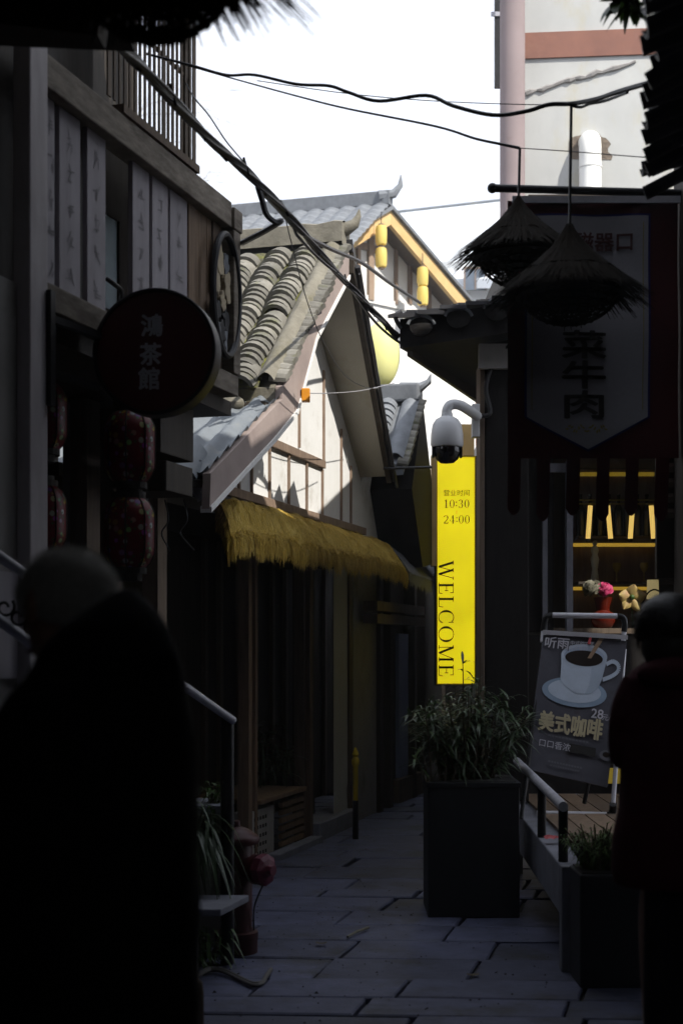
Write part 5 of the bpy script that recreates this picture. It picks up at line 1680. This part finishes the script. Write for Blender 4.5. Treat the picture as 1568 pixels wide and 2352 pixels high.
for k in range(16):
    i = 14 + k * 5
    if i < len(mp_):
        part('cable_tie', MB().beam(mp_[i] + V((rk.uniform(-.05, .0), 0, rk.uniform(.01, .07))), mp_[i] + V((rk.uniform(0, .03), 0, -.035)), .012, .012), 'black', cbl)


def wire(name, label, pts, r, m='cable', n=6, rs=None):
    p_ = smooth_path([at(*q) for q in pts], n)
    return solo(name, MB().tube(p_, r, 6, rs and [rs[0] + (rs[1] - rs[0]) * i / (len(p_) - 1) for i in range(len(p_))]), m, label, 'cable', p_[0], None, True)


wire('overhead_cable', 'second cable branching from the bundle towards the ochre barge board', ((600, 438, 7.5), (640, 480, 7.8), (690, 533, 8.2), (760, 572, 9.0), (830, 603, 10.2), (895, 650, 11.5), (965, 696, 12.6)), .014)
wire('overhead_cable', 'looped dark conduit under the bundle reaching the signboard corner', ((592, 428, 7.4), (602, 460, 7.45), (612, 492, 7.5), (632, 510, 7.55), (645, 508, 7.6), (600, 535, 7.8), (555, 558, 8.1)), .016)
wire('overhead_cable', 'long wavy cable crossing the sky from the lattice to the right eave', ((330, 122, 7.0), (440, 150, 7), (520, 172, 7), (585, 172, 7), (680, 193, 7), (755, 197, 7), (800, 212, 7), (870, 232, 7), (978, 219, 7), (1040, 243, 6.9), (1130, 264, 6.8), (1205, 256, 6.7), (1260, 240, 6.65), (1311, 238, 6.6), (1370, 227, 6.4), (1420, 210, 6.2), (1490, 190, 5.9)), .008, 'black', 6, (.006, .012))
wire('overhead_cable', 'thin cable sagging below the wavy one to the further straw lamp', ((395, 140, 7.0), (520, 176, 7.1), (680, 220, 7.2), (800, 250, 7.2), (1000, 290, 7.2), (1090, 318, 7.2), (1150, 331, 7.2), (1193, 340, 7.2)), .005, 'black', 6, (.003, .008))
wire('overhead_cable', 'short doubled cable end tied near the nearer lamp cord', ((1300, 238, 6.6), (1330, 246, 6.6), (1355, 238, 6.5), (1390, 231, 6.35), (1440, 212, 6.1)), .007, 'black')
wire('overhead_cable', 'hair thin wire high across the cream wall above the lamps', ((590, 185, 7.4), (800, 215, 7.4), (1000, 232, 7.4), (1210, 240, 7.4), (1300, 238, 7.2)), .0025, 'cable')
wire('overhead_cable', 'hair thin wire from the lamp cord across the vent pipe', ((1193, 340, 7.2), (1300, 347, 7.0), (1400, 355, 6.8), (1490, 362, 6.6)), .0025, 'cable')
wire('overhead_cable', 'thin wire drooping across the clay tiles to the white soffit', ((655, 500, 8.0), (690, 640, 8.6), (715, 720, 9), (745, 790, 9.4), (790, 860, 10), (835, 888, 10.6), (870, 893, 11.2)), .0035, 'cable')
wire('overhead_cable', 'pale thin wire from the orange box across the white gable', ((706, 903, 10.2), (760, 903, 10.6), (830, 897, 11.2), (905, 880, 12.0)), .0035, 'steel')
wire('overhead_cable', 'curved wires beside the lattice corner above the bundle', ((410, 150, 7.6), (440, 215, 7.3), (480, 265, 7.1), (520, 325, 7.0), (560, 372, 7.2)), .004, 'cable')

# ------------------------------------------------------------------ hydrant, planters, plants
hy = V((-.562, 7.6, 0))
hyd = thing('fire_hydrant', 'dark red fire hydrant with pinkish outlet cap beside the drooping plants', 'hydrant', hy)
part('barrel', MB().lathe(hy, [(.115, .0), (.115, .07), (.118, .075), (.118, .11), (.09, .115), (.085, .14), (.088, .56), (.07, .60), (.02, .62)], 24), 'hydrant', hyd, True)
part('flange', MB().lathe(hy, [(.12, .58), (.125, .59), (.125, .61), (.12, .62), (.06, .66), (.025, .67), (.02, .70)], 24), 'hydrant', hyd, True)
ax = V((.80, -.55, -.0)).normalized()
ox = ax.orthogonal().normalized()
mo = basis(ox, ax.cross(ox), ax, V((0, 0, 0))).to_3x3()
oc_ = hy + V((0, 0, .455)) + ax * .08
part('outlet', MB().lathe(oc_, [(.06, -.03), (.062, .04), (.08, .045), (.082, .07)], 20, mo), 'hydrant', hyd, True)
part('outlet_cap', MB().lathe(oc_, [(.078, .072), (.085, .09), (.085, .125), (.06, .135), (.03, .14), (.028, .17)], 8, mo), 'hydrantcap', hyd)
part('chain', MB().tube(smooth_path([oc_ + ax * .1 + V((0, 0, -.08)), hy + V((.1, -.05, .25)), hy + V((.095, -.02, .12))]), .005, 5), 'iron', hyd, True)

lw = thing('planter_wall', 'low stone planter wall with pale cap behind the fire hydrant', 'planter', V((-.85, 7.8, 0)))
part('wall', MB().wbox(-1.3, -.66, 7.75, 8.1, 0, .72), 'greyplaster', lw)
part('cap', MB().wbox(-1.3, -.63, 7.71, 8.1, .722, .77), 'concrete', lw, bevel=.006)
sb_ = thing('stone_shelf', 'pale stone slab shelf beneath the drooping plants', 'shelf', V((-.68, 7.0, 0)))
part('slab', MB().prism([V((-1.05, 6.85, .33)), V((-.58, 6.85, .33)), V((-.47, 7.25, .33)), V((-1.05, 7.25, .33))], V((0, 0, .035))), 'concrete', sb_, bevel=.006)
part('support', MB().wbox(-.98, -.72, 6.95, 7.2, 0, .328), 'greyplaster', sb_)


def bush(name, label, cat, base, rx, ry, h, stems, per, L, w, m, seed, droop=.5, spread=1.0, zlow=.0, tall=()):
    t = thing(name, label, cat, base)
    rr = random.Random(seed)
    st_, lf = MB(), MB()
    for k in range(stems):
        an = rr.uniform(0, 2 * math.pi)
        q = rr.random() ** .5
        top = base + V((math.cos(an) * rx * q, math.sin(an) * ry * q, h * rr.uniform(.55, 1.0) * (1 - .35 * q * q)))
        root = base + V((math.cos(an) * rx * q * .35, math.sin(an) * ry * q * .35, 0))
        if k < len(tall):
            top = V(tall[k])
            root = V((base.x + (top.x - base.x) * .6, base.y, base.z))
        mid = root.lerp(top, .5) + V((0, 0, .08 * h))
        pts = smooth_path([root, mid, top], 6)
        st_.tube(pts, .006, 5, [.007 - .0045 * i / (len(pts) - 1) for i in range(len(pts))])
        for j in range(per):
            tt = zlow + (1 - zlow) * (j + rr.random()) / per
            i = min(len(pts) - 1, int(tt * (len(pts) - 1)))
            a2 = rr.uniform(0, 2 * math.pi)
            el = rr.uniform(-.1, .9) + (.5 if tt > .9 else 0)
            d_ = V((math.cos(a2) * spread, math.sin(a2) * spread, el))
            blade(lf, pts[i], d_, None, L * rr.uniform(.6, 1.15), w * rr.uniform(.7, 1.2), droop * rr.uniform(.4, 1.3))
    part('stems', st_, 'stem', t)
    part('foliage', lf, m, t, True, kind='stuff')
    return t


PB = V((.80, 8.62, 0))
plb = thing('tall_planter', 'large plain black box planter standing in the lane', 'planter', V((.79, 8.78, 0)))
part('box', MB().wbox(.52, 1.07, 8.55, 9.05, 0, .81), 'planter', plb, bevel=.008)
part('rim', MB().wbox(.512, 1.078, 8.542, 8.57, .785, .815).wbox(.512, .54, 8.571, 9.058, .785, .815).wbox(1.05, 1.078, 8.571, 9.058, .785, .815), 'planter', plb, bevel=.004)
part('soil', MB().wbox(.54, 1.05, 8.57, 9.03, .812, .82), 'ground', plb)
bush('dracaena_bush', 'dense dark green bush of narrow leaves filling the large black planter', 'plant', V((.79, 8.8, .82)), .42, .34, .62, 60, 26, .17, .017, 'leafdark', 31, .7, 1, .12,
     tall=(at(1062, 1512, 8.75), at(1100, 1560, 8.7), at(1030, 1600, 8.6), at(980, 1640, 8.6), at(1170, 1600, 8.8)))
bush('leafy_sprig', 'bright green sprig leaning out on the left of the black planter', 'plant', V((.62, 8.62, .82)), .22, .06, .42, 6, 10, .16, .022, 'leaf', 33, .5, 1, .3,
     tall=(at(960, 1690, 8.5), at(975, 1620, 8.5), at(950, 1740, 8.5)))
sp_ = thing('low_planter', 'smaller black planter at the corner of the concrete deck', 'planter', V((1.33, 7.0, 0)))
part('box', MB().wbox(1.135, 1.50, 6.78, 7.1, 0, .54), 'planter', sp_, bevel=.008)
part('soil', MB().wbox(1.15, 1.485, 6.80, 7.08, .542, .55), 'ground', sp_)
bush('fern_plant', 'fluffy bright green asparagus fern in the smaller black planter', 'plant', V((1.25, 6.95, .55)), .20, .15, .23, 70, 30, .055, .006, 'fern', 35, .9, 1, .1)
bush('trailing_plant', 'drooping strap leaved plant hanging over the stone shelf by the hydrant', 'plant', V((-.76, 7.3, .62)), .12, .10, .24, 20, 14, .24, .017, 'leafdark', 37, 1.7, .7, .1)
bush('spider_plant', 'small spiky green plant on the planter wall cap left of the rail post', 'plant', V((-.70, 7.85, .77)), .07, .07, .16, 7, 8, .13, .016, 'leaf', 39, .9, 1, .1)
bush('pot_plant', 'low green plant under the stone shelf beside the hydrant foot', 'plant', V((-.70, 7.3, .0)), .12, .1, .28, 10, 12, .16, .016, 'leaf', 41, .9, 1, .1)
bush('palm_plant', 'shadowed palm like plant on the bench inside the shopfront', 'plant', FB.p(FB.s_at(615, -.35), -.35, .476), .22, .2, .62, 12, 12, .28, .02, 'leafdark', 43, .9, 1, .2)

wp = at(447, 2240, 5.2)
solo('wooden_bollard', MB().lathe((wp.x, wp.y, 0), [(.036, 0), (.034, .36), (.03, .40), (.012, .42)], 12), 'wood', 'short weathered wooden bollard at the feet of the hunched person', 'bollard', (wp.x, wp.y, 0), None, True)
hs = smooth_path([V(((px - 784) / F * d_, d_, .016)) for px, d_ in ((448, 6.95), (480, 7.12), (512, 7.1), (548, 6.95), (580, 6.82), (602, 6.84), (612, 6.98), (622, 7.12))], 6)
solo('ground_hose', MB().tube(hs, .011, 8).tube([q + V((.0, -.035, 0)) for q in hs], .009, 8), 'hose', 'doubled grey hose lying curved on the paving near the hydrant', 'hose', hs[0], None, True)
rd = random.Random(9)
for (px, py, lb) in ((738, 2172, 'dark dry leaf scrap lying left on the paving'), (818, 2150, 'pale thin stick lying on the paving in mid lane'), (1085, 2245, 'brown leaf scrap by the wide crack near the deck corner')):
    d_ = H * F / (py - HZ)
    c = V(((px - 784) / F * d_, d_, .016))
    if 'stick' in lb:
        solo('stick', MB().tube([c + V((-.05, -.1, 0)), c + V((.0, .0, .008)), c + V((.07, .14, .004))], .008, 6), 'cement', lb, 'stick', c)
    else:
        solo('leaf_scrap', MB().grid(lambda u, v: c + V(((u - .5) * .06, (v - .5) * .04, .012 * abs(u - .5) - .004)), 5, 4), 'stem', lb, 'litter', c)
gr_ = MB()
rgv = random.Random(77)
for k in range(700):
    d_ = rgv.uniform(4.6, 14)
    x_ = rgv.uniform(-.9, 1.1) + .1 * max(0, d_ - 9) * 1.0
    r_ = rgv.uniform(.003, .009) * (1.6 if rgv.random() < .06 else 1)
    c = V((x_, d_, .004))
    an = rgv.uniform(0, 6)
    gr_.add([c + V((r_ * math.cos(an), r_ * math.sin(an), 0)), c + V((r_ * math.cos(an + 2), r_ * math.sin(an + 2), 0)), c + V((r_ * math.cos(an + 4.2), r_ * math.sin(an + 4.2), 0)), c + V((0, 0, r_ * .8))], [(0, 1, 3), (1, 2, 3), (2, 0, 3)])
props(part('grit', gr_, 'ground'), 'dark grit and crumbs scattered over the paving', 'grit', None, 'stuff')
rw = at(1252, 1918, 7.9)
solo('red_wrapper', MB().grid(lambda u, v: V((rw.x + u * .09, 7.9 + v * .08, .562 + .03 * abs(noise.noise(V((u * 4, v * 4, 1)))))), 6, 6), 'redbit', 'crumpled red wrapper on the deck beside the low rail', 'litter', (rw.x, 7.9, .562))


# leaves hanging in at the top right
lt = thing('hanging_branch', 'green leafy branch hanging in at the top right corner', 'branch', at(1440, -20, 5.2))
lm = MB()
stm = MB()
for k in range(3):
    p0, p1 = at(1475, -60, 5.2), at(1405 + k * 26, 8 + 14 * k, 5.2)
    stm.tube([p0, p0.lerp(p1, .5) + V((0, 0, .02)), p1], .005, 5)
    for j in range(13):
        q = p0.lerp(p1, .25 + .75 * j / 12)
        blade(lm, q, V((rd.uniform(-1, .6), rd.uniform(-.4, .4), rd.uniform(-.9, .3))), None, rd.uniform(.06, .10), .040, .3)
part('stems', stm, 'stem', lt)
part('foliage', lm, 'leaf', lt, kind='stuff')


# ------------------------------------------------------------------ bare trees far behind
def bare_tree(label, base, h, spread, seed, r0, depth=6, droop=0.0, lean=(0, 0)):
    t = thing('bare_tree', label, 'tree', base)
    rr = random.Random(seed)
    tr, br = MB(), MB()

    def grow(p, d, L, r, k):
        n_ = 4
        pts = [p]
        dd = d.copy()
        for i in range(n_):
            dd = (dd + V((rr.gauss(0, .16), rr.gauss(0, .16), rr.gauss(0, .10) - droop * (depth - k) * .05 * (1 if k < 4 else 0)))).normalized()
            pts.append(pts[-1] + dd * (L / n_))
        (tr if k >= depth - 1 else br).tube(pts, r, 6 if k >= depth - 1 else 3, [r * (1 - .45 * i / n_) for i in range(n_ + 1)], cap=False)
        if k == 0:
            return
        m_ = 3 if k > 1 else 4
        for i in range(m_):
            ax_ = V((rr.gauss(0, 1), rr.gauss(0, 1), rr.gauss(0, .6))).normalized()
            nd = (dd + ax_ * spread * rr.uniform(.6, 1.2)).normalized()
            grow(pts[rr.choice((2, 3, 4, 4))], nd, L * rr.uniform(.62, .82), r * .55, k - 1)
    grow(V(base), V((lean[0], lean[1], 1)).normalized(), h, r0, depth)
    part('trunk', tr, 'bark', t, True)
    part('branches', br, 'twig', t)
    return t


bare_tree('large leafless tree far behind the tea house, faint fine twigs against the sky', V((-6.0, 46, 0)), 8.2, .62, 12, .34, 7, .35, (.02, 0))
bare_tree('thin leafless tree rising between the small gable and the dark eave', V((1.75, 20.0, 0)), 2.7, .8, 23, .05, 5, .2)
bush('green_shrub', 'green shrub peeping out left of the white security camera', 'plant', V((1.05, 16.6, 2.6)), .25, .2, 1.5, 16, 14, .16, .04, 'leaf', 51, .5, 1, .2)
bwk = thing('brick_house', 'far brown brick house seen behind the security camera arm', 'house', V((2.6, 27, 0)))
part('wall', MB().wbox(2.2, 4.5, 27, 29, 0, 6.4), 'brick', bwk)
part('window', MB().wbox(2.28, 2.5, 26.95, 26.99, 5.2, 6.1), 'glass', bwk)
eh = thing('end_house', 'shadowed house front closing the far end of the lane', 'house', V((1.0, 18.5, 0)))
part('wall', MB().wbox(.2, 3.5, 18.6, 18.8, 0, 2.6), 'dark', eh)
part('door', MB().wbox(.95, 1.35, 18.55, 18.595, 0, 2.0), 'wood', eh)


# ------------------------------------------------------------------ people
def folds(mb, amp=.007):
    for i, p_ in enumerate(mb.v):
        q = V((p_.x * 7, p_.y * 7, p_.z * 11))
        mb.v[i] = p_ + V((noise.noise(q), noise.noise(q + V((9, 2, 4))), .3 * noise.noise(q + V((3, 7, 1))))) * amp
    return mb


def fine_rings(rings, k=5):
    out = []
    for (c0_, a0_, b0_), (c1_, a1_, b1_) in zip(rings[:-1], rings[1:]):
        for i in range(k):
            t = i / k
            out.append((tuple(x + (y - x) * t for x, y in zip(c0_, c1_)), a0_ + (a1_ - a0_) * t, b0_ + (b1_ - b0_) * t))
    return out + [rings[-1]]


def hairs(c, r, n, L, m, parent, seed, zmin=-.2, lie=.3):
    rr = random.Random(seed)
    mb = MB()
    while n > 0:
        d_ = V((rr.gauss(0, 1), rr.gauss(0, 1), rr.gauss(0, 1))).normalized()
        if d_.z < zmin:
            continue
        n -= 1
        p_ = V((c.x + d_.x * r[0], c.y + d_.y * r[1], c.z + d_.z * r[2]))
        t_ = (d_ * (1 - lie) + V((0, 0, -lie)) + V((rr.gauss(0, .35), rr.gauss(0, .35), rr.gauss(0, .35)))).normalized()
        sd_ = t_.orthogonal().normalized() * .0009
        k_ = len(mb.v)
        e_ = p_ + t_ * L * rr.uniform(.6, 1.2)
        mb.v += [p_ - sd_, p_ + sd_, e_ + sd_ * .3, e_ - sd_ * .3]
        mb.f.append((k_, k_ + 1, k_ + 2, k_ + 3))
    return part('hair_strands', mb, m, parent, kind='stuff')


def loft(rings, seg=28):
    """rings: (centre, half width, half depth) from top to bottom"""
    mb = MB()
    k0 = 0
    for c, a_, b_ in rings:
        for k in range(seg):
            an = 2 * math.pi * k / seg
            ca, sa = math.cos(an), math.sin(an)
            e = 0.85
            mb.v.append(V((c[0] + a_ * math.copysign(abs(ca) ** e, ca), c[1] + b_ * math.copysign(abs(sa) ** e, sa), c[2])))
    for i in range(len(rings) - 1):
        for k in range(seg):
            a0, a1 = i * seg + k, i * seg + (k + 1) % seg
            mb.f.append((a0, a1, a1 + seg, a0 + seg))
    mb.f.append(tuple(reversed(range(seg))))
    mb.f.append(tuple((len(rings) - 1) * seg + k for k in range(seg)))
    return mb


def skin_body(parent, joints, bones, radii, m):
    me = bpy.data.meshes.new('body')
    names = list(joints)
    org = BASE[parent.name]
    me.from_pydata([tuple(V(joints[n_]) - org) for n_ in names], [(names.index(a_), names.index(b_)) for a_, b_ in bones], [])
    me.materials.append(MT[m])
    o = bpy.data.objects.new('body', me)
    COL.objects.link(o)
    o.parent = parent
    BASE[o.name] = org
    sk = o.modifiers.new('skin', 'SKIN')
    me.skin_vertices.new(name='skin') if not me.skin_vertices else None
    for i, n_ in enumerate(names):
        r_ = radii[n_]
        me.skin_vertices[0].data[i].radius = r_ if isinstance(r_, tuple) else (r_, r_)
        me.skin_vertices[0].data[i].use_root = (n_ == 'pelvis')
    sub = o.modifiers.new('sub', 'SUBSURF')
    sub.levels = sub.render_levels = 2
    # freeze the grown surface so the figure is one plain mesh
    dg = bpy.context.evaluated_depsgraph_get()
    fm = bpy.data.meshes.new_from_object(o.evaluated_get(dg))
    fm.materials.clear()
    fm.materials.append(MT[m])
    fm.shade_smooth()
    o.modifiers.clear()
    o.data = fm
    return o


def figure(name, label, base, face, headc, chest, pelvis, feet, elbows, hands, hs=1.0, m='skin'):
    """a continuous body: trunk, head, arms with five fingered hands, legs"""
    t = thing(name, label, 'person', base)
    J, B, RR = {}, [], {}

    def add(n_, p, r, par=None):
        J[n_] = V(p)
        RR[n_] = r
        if par:
            B.append((par, n_))
    up = V((0, 0, 1))
    side = V((face.y, -face.x, 0)).normalized()
    add('pelvis', pelvis, (.085, .075))
    add('waist', V(pelvis).lerp(V(chest), .5), (.085, .075), 'pelvis')
    add('chest', chest, (.10, .08), 'waist')
    add('neck', V(chest).lerp(V(headc), .62), .055, 'chest')
    add('jaw', V(headc) + face * .02 - up * .055, .072, 'neck')
    add('skull', V(headc) + up * .03, .095, 'jaw')
    for i, sd in enumerate((-1, 1)):
        sh_ = V(chest) + side * sd * .12 + up * .03
        el_, ha = V(elbows[i]), V(hands[i])
        add('shoulder%d' % i, sh_, .062, 'chest')
        add('elbow%d' % i, el_, .045, 'shoulder%d' % i)
        add('wrist%d' % i, ha, .028, 'elbow%d' % i)
        dr = (ha - el_).normalized()
        lat_ = dr.cross(up).normalized()
        pm = ha + dr * .07
        add('palm%d' % i, pm, (.034, .02), 'wrist%d' % i)
        for f_ in range(4):
            o_ = lat_ * (-.030 + .02 * f_)
            L_ = (.062, .074, .078, .066)[f_]
            add('knuckle%d%d' % (i, f_), pm + o_ + dr * .03, .0095, 'palm%d' % i)
            add('fingertip%d%d' % (i, f_), pm + o_ * 1.1 + dr * (.03 + L_) - up * .03, .0075, 'knuckle%d%d' % (i, f_))
        add('thumbbase%d' % i, ha + dr * .035 + lat_ * -.036 * (1 if sd > 0 else -1), .011, 'wrist%d' % i)
        add('thumbtip%d' % i, ha + dr * .085 + lat_ * -.05 * (1 if sd > 0 else -1), .008, 'thumbbase%d' % i)
        hp_ = V(pelvis) + side * sd * .09 - up * .05
        ft = V(feet[i])
        kn = hp_.lerp(ft, .5) + face * .03
        add('hip%d' % i, hp_, .065, 'pelvis')
        add('knee%d' % i, kn, .058, 'hip%d' % i)
        add('ankle%d' % i, ft + up * .08, .038, 'knee%d' % i)
        add('toe%d' % i, ft + face * .16 + up * .035, .035, 'ankle%d' % i)
    body = skin_body(t, J, B, RR, m)
    hc_ = V(headc)
    part('nose', MB().ball(hc_ + face * .105 - up * .01, .014, .014, .024, 8, 6), 'skin', t, True)
    for sd in (-1, 1):
        part('ear', MB().ball(hc_ + side * sd * .092 - up * .005 - face * .01, .012, .022, .034, 8, 6), 'skin', t, True)
        part('eye', MB().ball(hc_ + face * .088 + side * sd * .034 + up * .012, .012, .012, .010, 8, 6), 'offwhite', t, True)
    part('mouth', MB().ball(hc_ + face * .093 - up * .062, .022, .012, .007, 8, 6), 'redink', t, True)
    return t, side


# hunched person in black on the left
D1 = 2.45
fc = V((-.75, .6, -.25)).normalized()
pb = V((-.44, D1, 0))
hd = at(155, 1392, 2.68)
p1, sd1 = figure('person', 'hunched person with cropped grey hair in a bulky black coat, seen from behind', pb, fc, hd - V((0, 0, .0)), V((-.44, 2.50, 1.40)), V((-.43, D1, .95)), (V((-.53, D1 + .03, 0)), V((-.34, D1 - .02, 0))),
                 (V((-.66, 2.62, 1.15)), V((-.38, 2.66, 1.15))), (V((-.60, 2.82, 1.12)), V((-.47, 2.86, 1.12))))


def capmesh(c, rx, ry, rz, cut, tilt, face):
    mb = MB()
    q = face.to_track_quat('-Y', 'Z') if False else None
    for i in range(13):
        th = math.pi * .62 * i / 12
        for k in range(28):
            an = 2 * math.pi * k / 28
            d_ = V((math.sin(th) * math.cos(an), math.sin(th) * math.sin(an), math.cos(th)))
            d_ = Matrix.Rotation(tilt[0], 3, 'X') @ (Matrix.Rotation(tilt[1], 3, 'Y') @ d_)
            mb.v.append(V((c.x + d_.x * rx, c.y + d_.y * ry, c.z + d_.z * rz)))
    for i in range(12):
        for k in range(28):
            a0, a1 = i * 28 + k, i * 28 + (k + 1) % 28
            mb.f.append((a0, a1, a1 + 28, a0 + 28))
    return mb


part('hair', capmesh(hd + V((.005, -.005, .02)), .092, .098, .088, 0, (R(18), R(14)), fc), 'greyhair', p1, True)
rings = []
for py, xl, xr in ((1349, 276, 302), (1356, 258, 312), (1375, 226, 332), (1400, 188, 354), (1440, 132, 380), (1500, 80, 404), (1560, 38, 417), (1610, -4, 424), (1700, -60, 432), (1800, -80, 440), (1950, -85, 445), (2150, -85, 446), (2352, -80, 444), (2560, -60, 432)):
    a_, b_ = at(xl, py, D1 - .05), at(xr, py, D1 - .05)
    hw = (b_.x - a_.x) / 2
    rings.append((((a_.x + b_.x) / 2, D1 - .03 + .06 * (1 if py > 1500 else .4), a_.z), hw, min(.205, hw * .9)))
coat = part('coat', folds(loft(fine_rings(rings), 40), .008), 'coat', p1, True)
hairs(hd + V((.005, -.005, .02)), (.092, .098, .088), 2600, .012, 'greyhair', p1, 3)
part('trousers', loft([((-.53, D1 + .03, .80), .10, .10), ((-.53, D1 + .03, .45), .08, .085), ((-.53, D1 + .03, .05), .07, .08)], 16).add(*(lambda q: (q.v, q.f))(loft([((-.34, D1 - .02, .80), .10, .10), ((-.34, D1 - .02, .45), .08, .085), ((-.34, D1 - .02, .05), .07, .08)], 16))), 'trousers', p1, True)
for i, e_ in enumerate(((V((-.60, 2.52, 1.42)), V((-.67, 2.62, 1.15)), V((-.605, 2.80, 1.12))), (V((-.37, 2.5, 1.42)), V((-.375, 2.66, 1.15)), V((-.468, 2.84, 1.12))))):
    part('sleeve', MB().tube(smooth_path(e_, 5), .07, 12, [.085 - .03 * k / 10 for k in range(11)]), 'coat', p1, True)
for x_, yy in ((-.53, D1 + .03), (-.34, D1 - .02)):
    part('shoe', MB().ball((x_ + fc.x * .07, yy + fc.y * .07, .045), .055, .055, .05, 12, 8).ball((x_ + fc.x * .16, yy + fc.y * .16, .035), .05, .05, .036, 12, 8), 'shoe', p1, True)

# person in maroon on the right
D2 = 4.3
pb2 = V((1.03, D2, 0))
hd2 = at(1536, 1448, D2)
fc2 = V((.45, .9, 0)).normalized()
p2, sd2 = figure('person', 'person with black hair in a hooded maroon coat at the right edge, back turned', pb2, fc2, hd2, V((1.04, D2, 1.36)), V((1.04, D2, .93)), (V((.97, D2 + .02, 0)), V((1.14, D2 - .04, 0))),
                 (V((.86, D2 + .06, 1.30)), V((1.18, D2 - .02, 1.14))), (V((.95, D2 + .28, 1.26)), V((1.12, D2 + .20, 1.12))))
part('hair', capmesh(hd2 + V((0, -.008, .015)), .103, .108, .10, 0, (R(16), R(-6)), fc2).ball(hd2 + V((0, -.035, -.05)), .092, .08, .085, 16, 10), 'darkhair', p2, True)
rings = []
for py, xl, xr in ((1505, 1496, 1580), (1522, 1474, 1602), (1540, 1448, 1640), (1560, 1436, 1664), (1600, 1428, 1680), (1700, 1424, 1690), (1800, 1424, 1690), (1900, 1412, 1696), (2004, 1404, 1700), (2030, 1412, 1696)):
    a_, b_ = at(xl, py, D2), at(xr, py, D2)
    hw = (b_.x - a_.x) / 2
    rings.append((((a_.x + b_.x) / 2, D2, a_.z), hw, min(.15, hw * .8)))
part('coat', folds(loft(fine_rings(rings), 40), .010), 'maroon', p2, True)
hairs(hd2 + V((0, -.008, .01)), (.103, .108, .10), 2600, .03, 'darkhair', p2, 5, -.75, .8)
part('hood', MB().ball(V((.95 + .05, D2 - .10, at(0, 1545, D2).z)), .13, .08, .05, 18, 10), 'maroon', p2, True)
el2 = at(1440, 1725, D2 + .02)
part('sleeve', MB().tube(smooth_path([at(1476, 1576, D2), at(1448, 1640, D2), el2, V((el2.x + .03, D2 + .1, el2.z - .01)), V((.95, D2 + .26, 1.27))], 5), .06, 12, [.068 - .02 * k / 20 for k in range(21)]), 'maroon', p2, True)
part('sleeve', MB().tube(smooth_path([V((1.13, D2, 1.46)), V((1.18, D2, 1.3)), V((1.19, D2, 1.13)), V((1.12, D2 + .19, 1.12))], 5), .065, 12), 'maroon', p2, True)
lg = MB()
for xl, xt in ((.99, 1.0), (1.14, 1.13)):
    q = loft([((xt, D2, .97), .085, .10), ((xl, D2, .5), .075, .085), ((xl + .02, D2, .06), .065, .075)], 16)
    lg.add(q.v, q.f)
part('trousers', lg, 'trousers', p2, True)
for x_ in (1.01, 1.16):
    part('shoe', MB().ball((x_, D2 + .03, .045), .05, .07, .05, 12, 8).ball((x_ + .05, D2 + .13, .035), .048, .07, .036, 12, 8), 'shoe', p2, True)
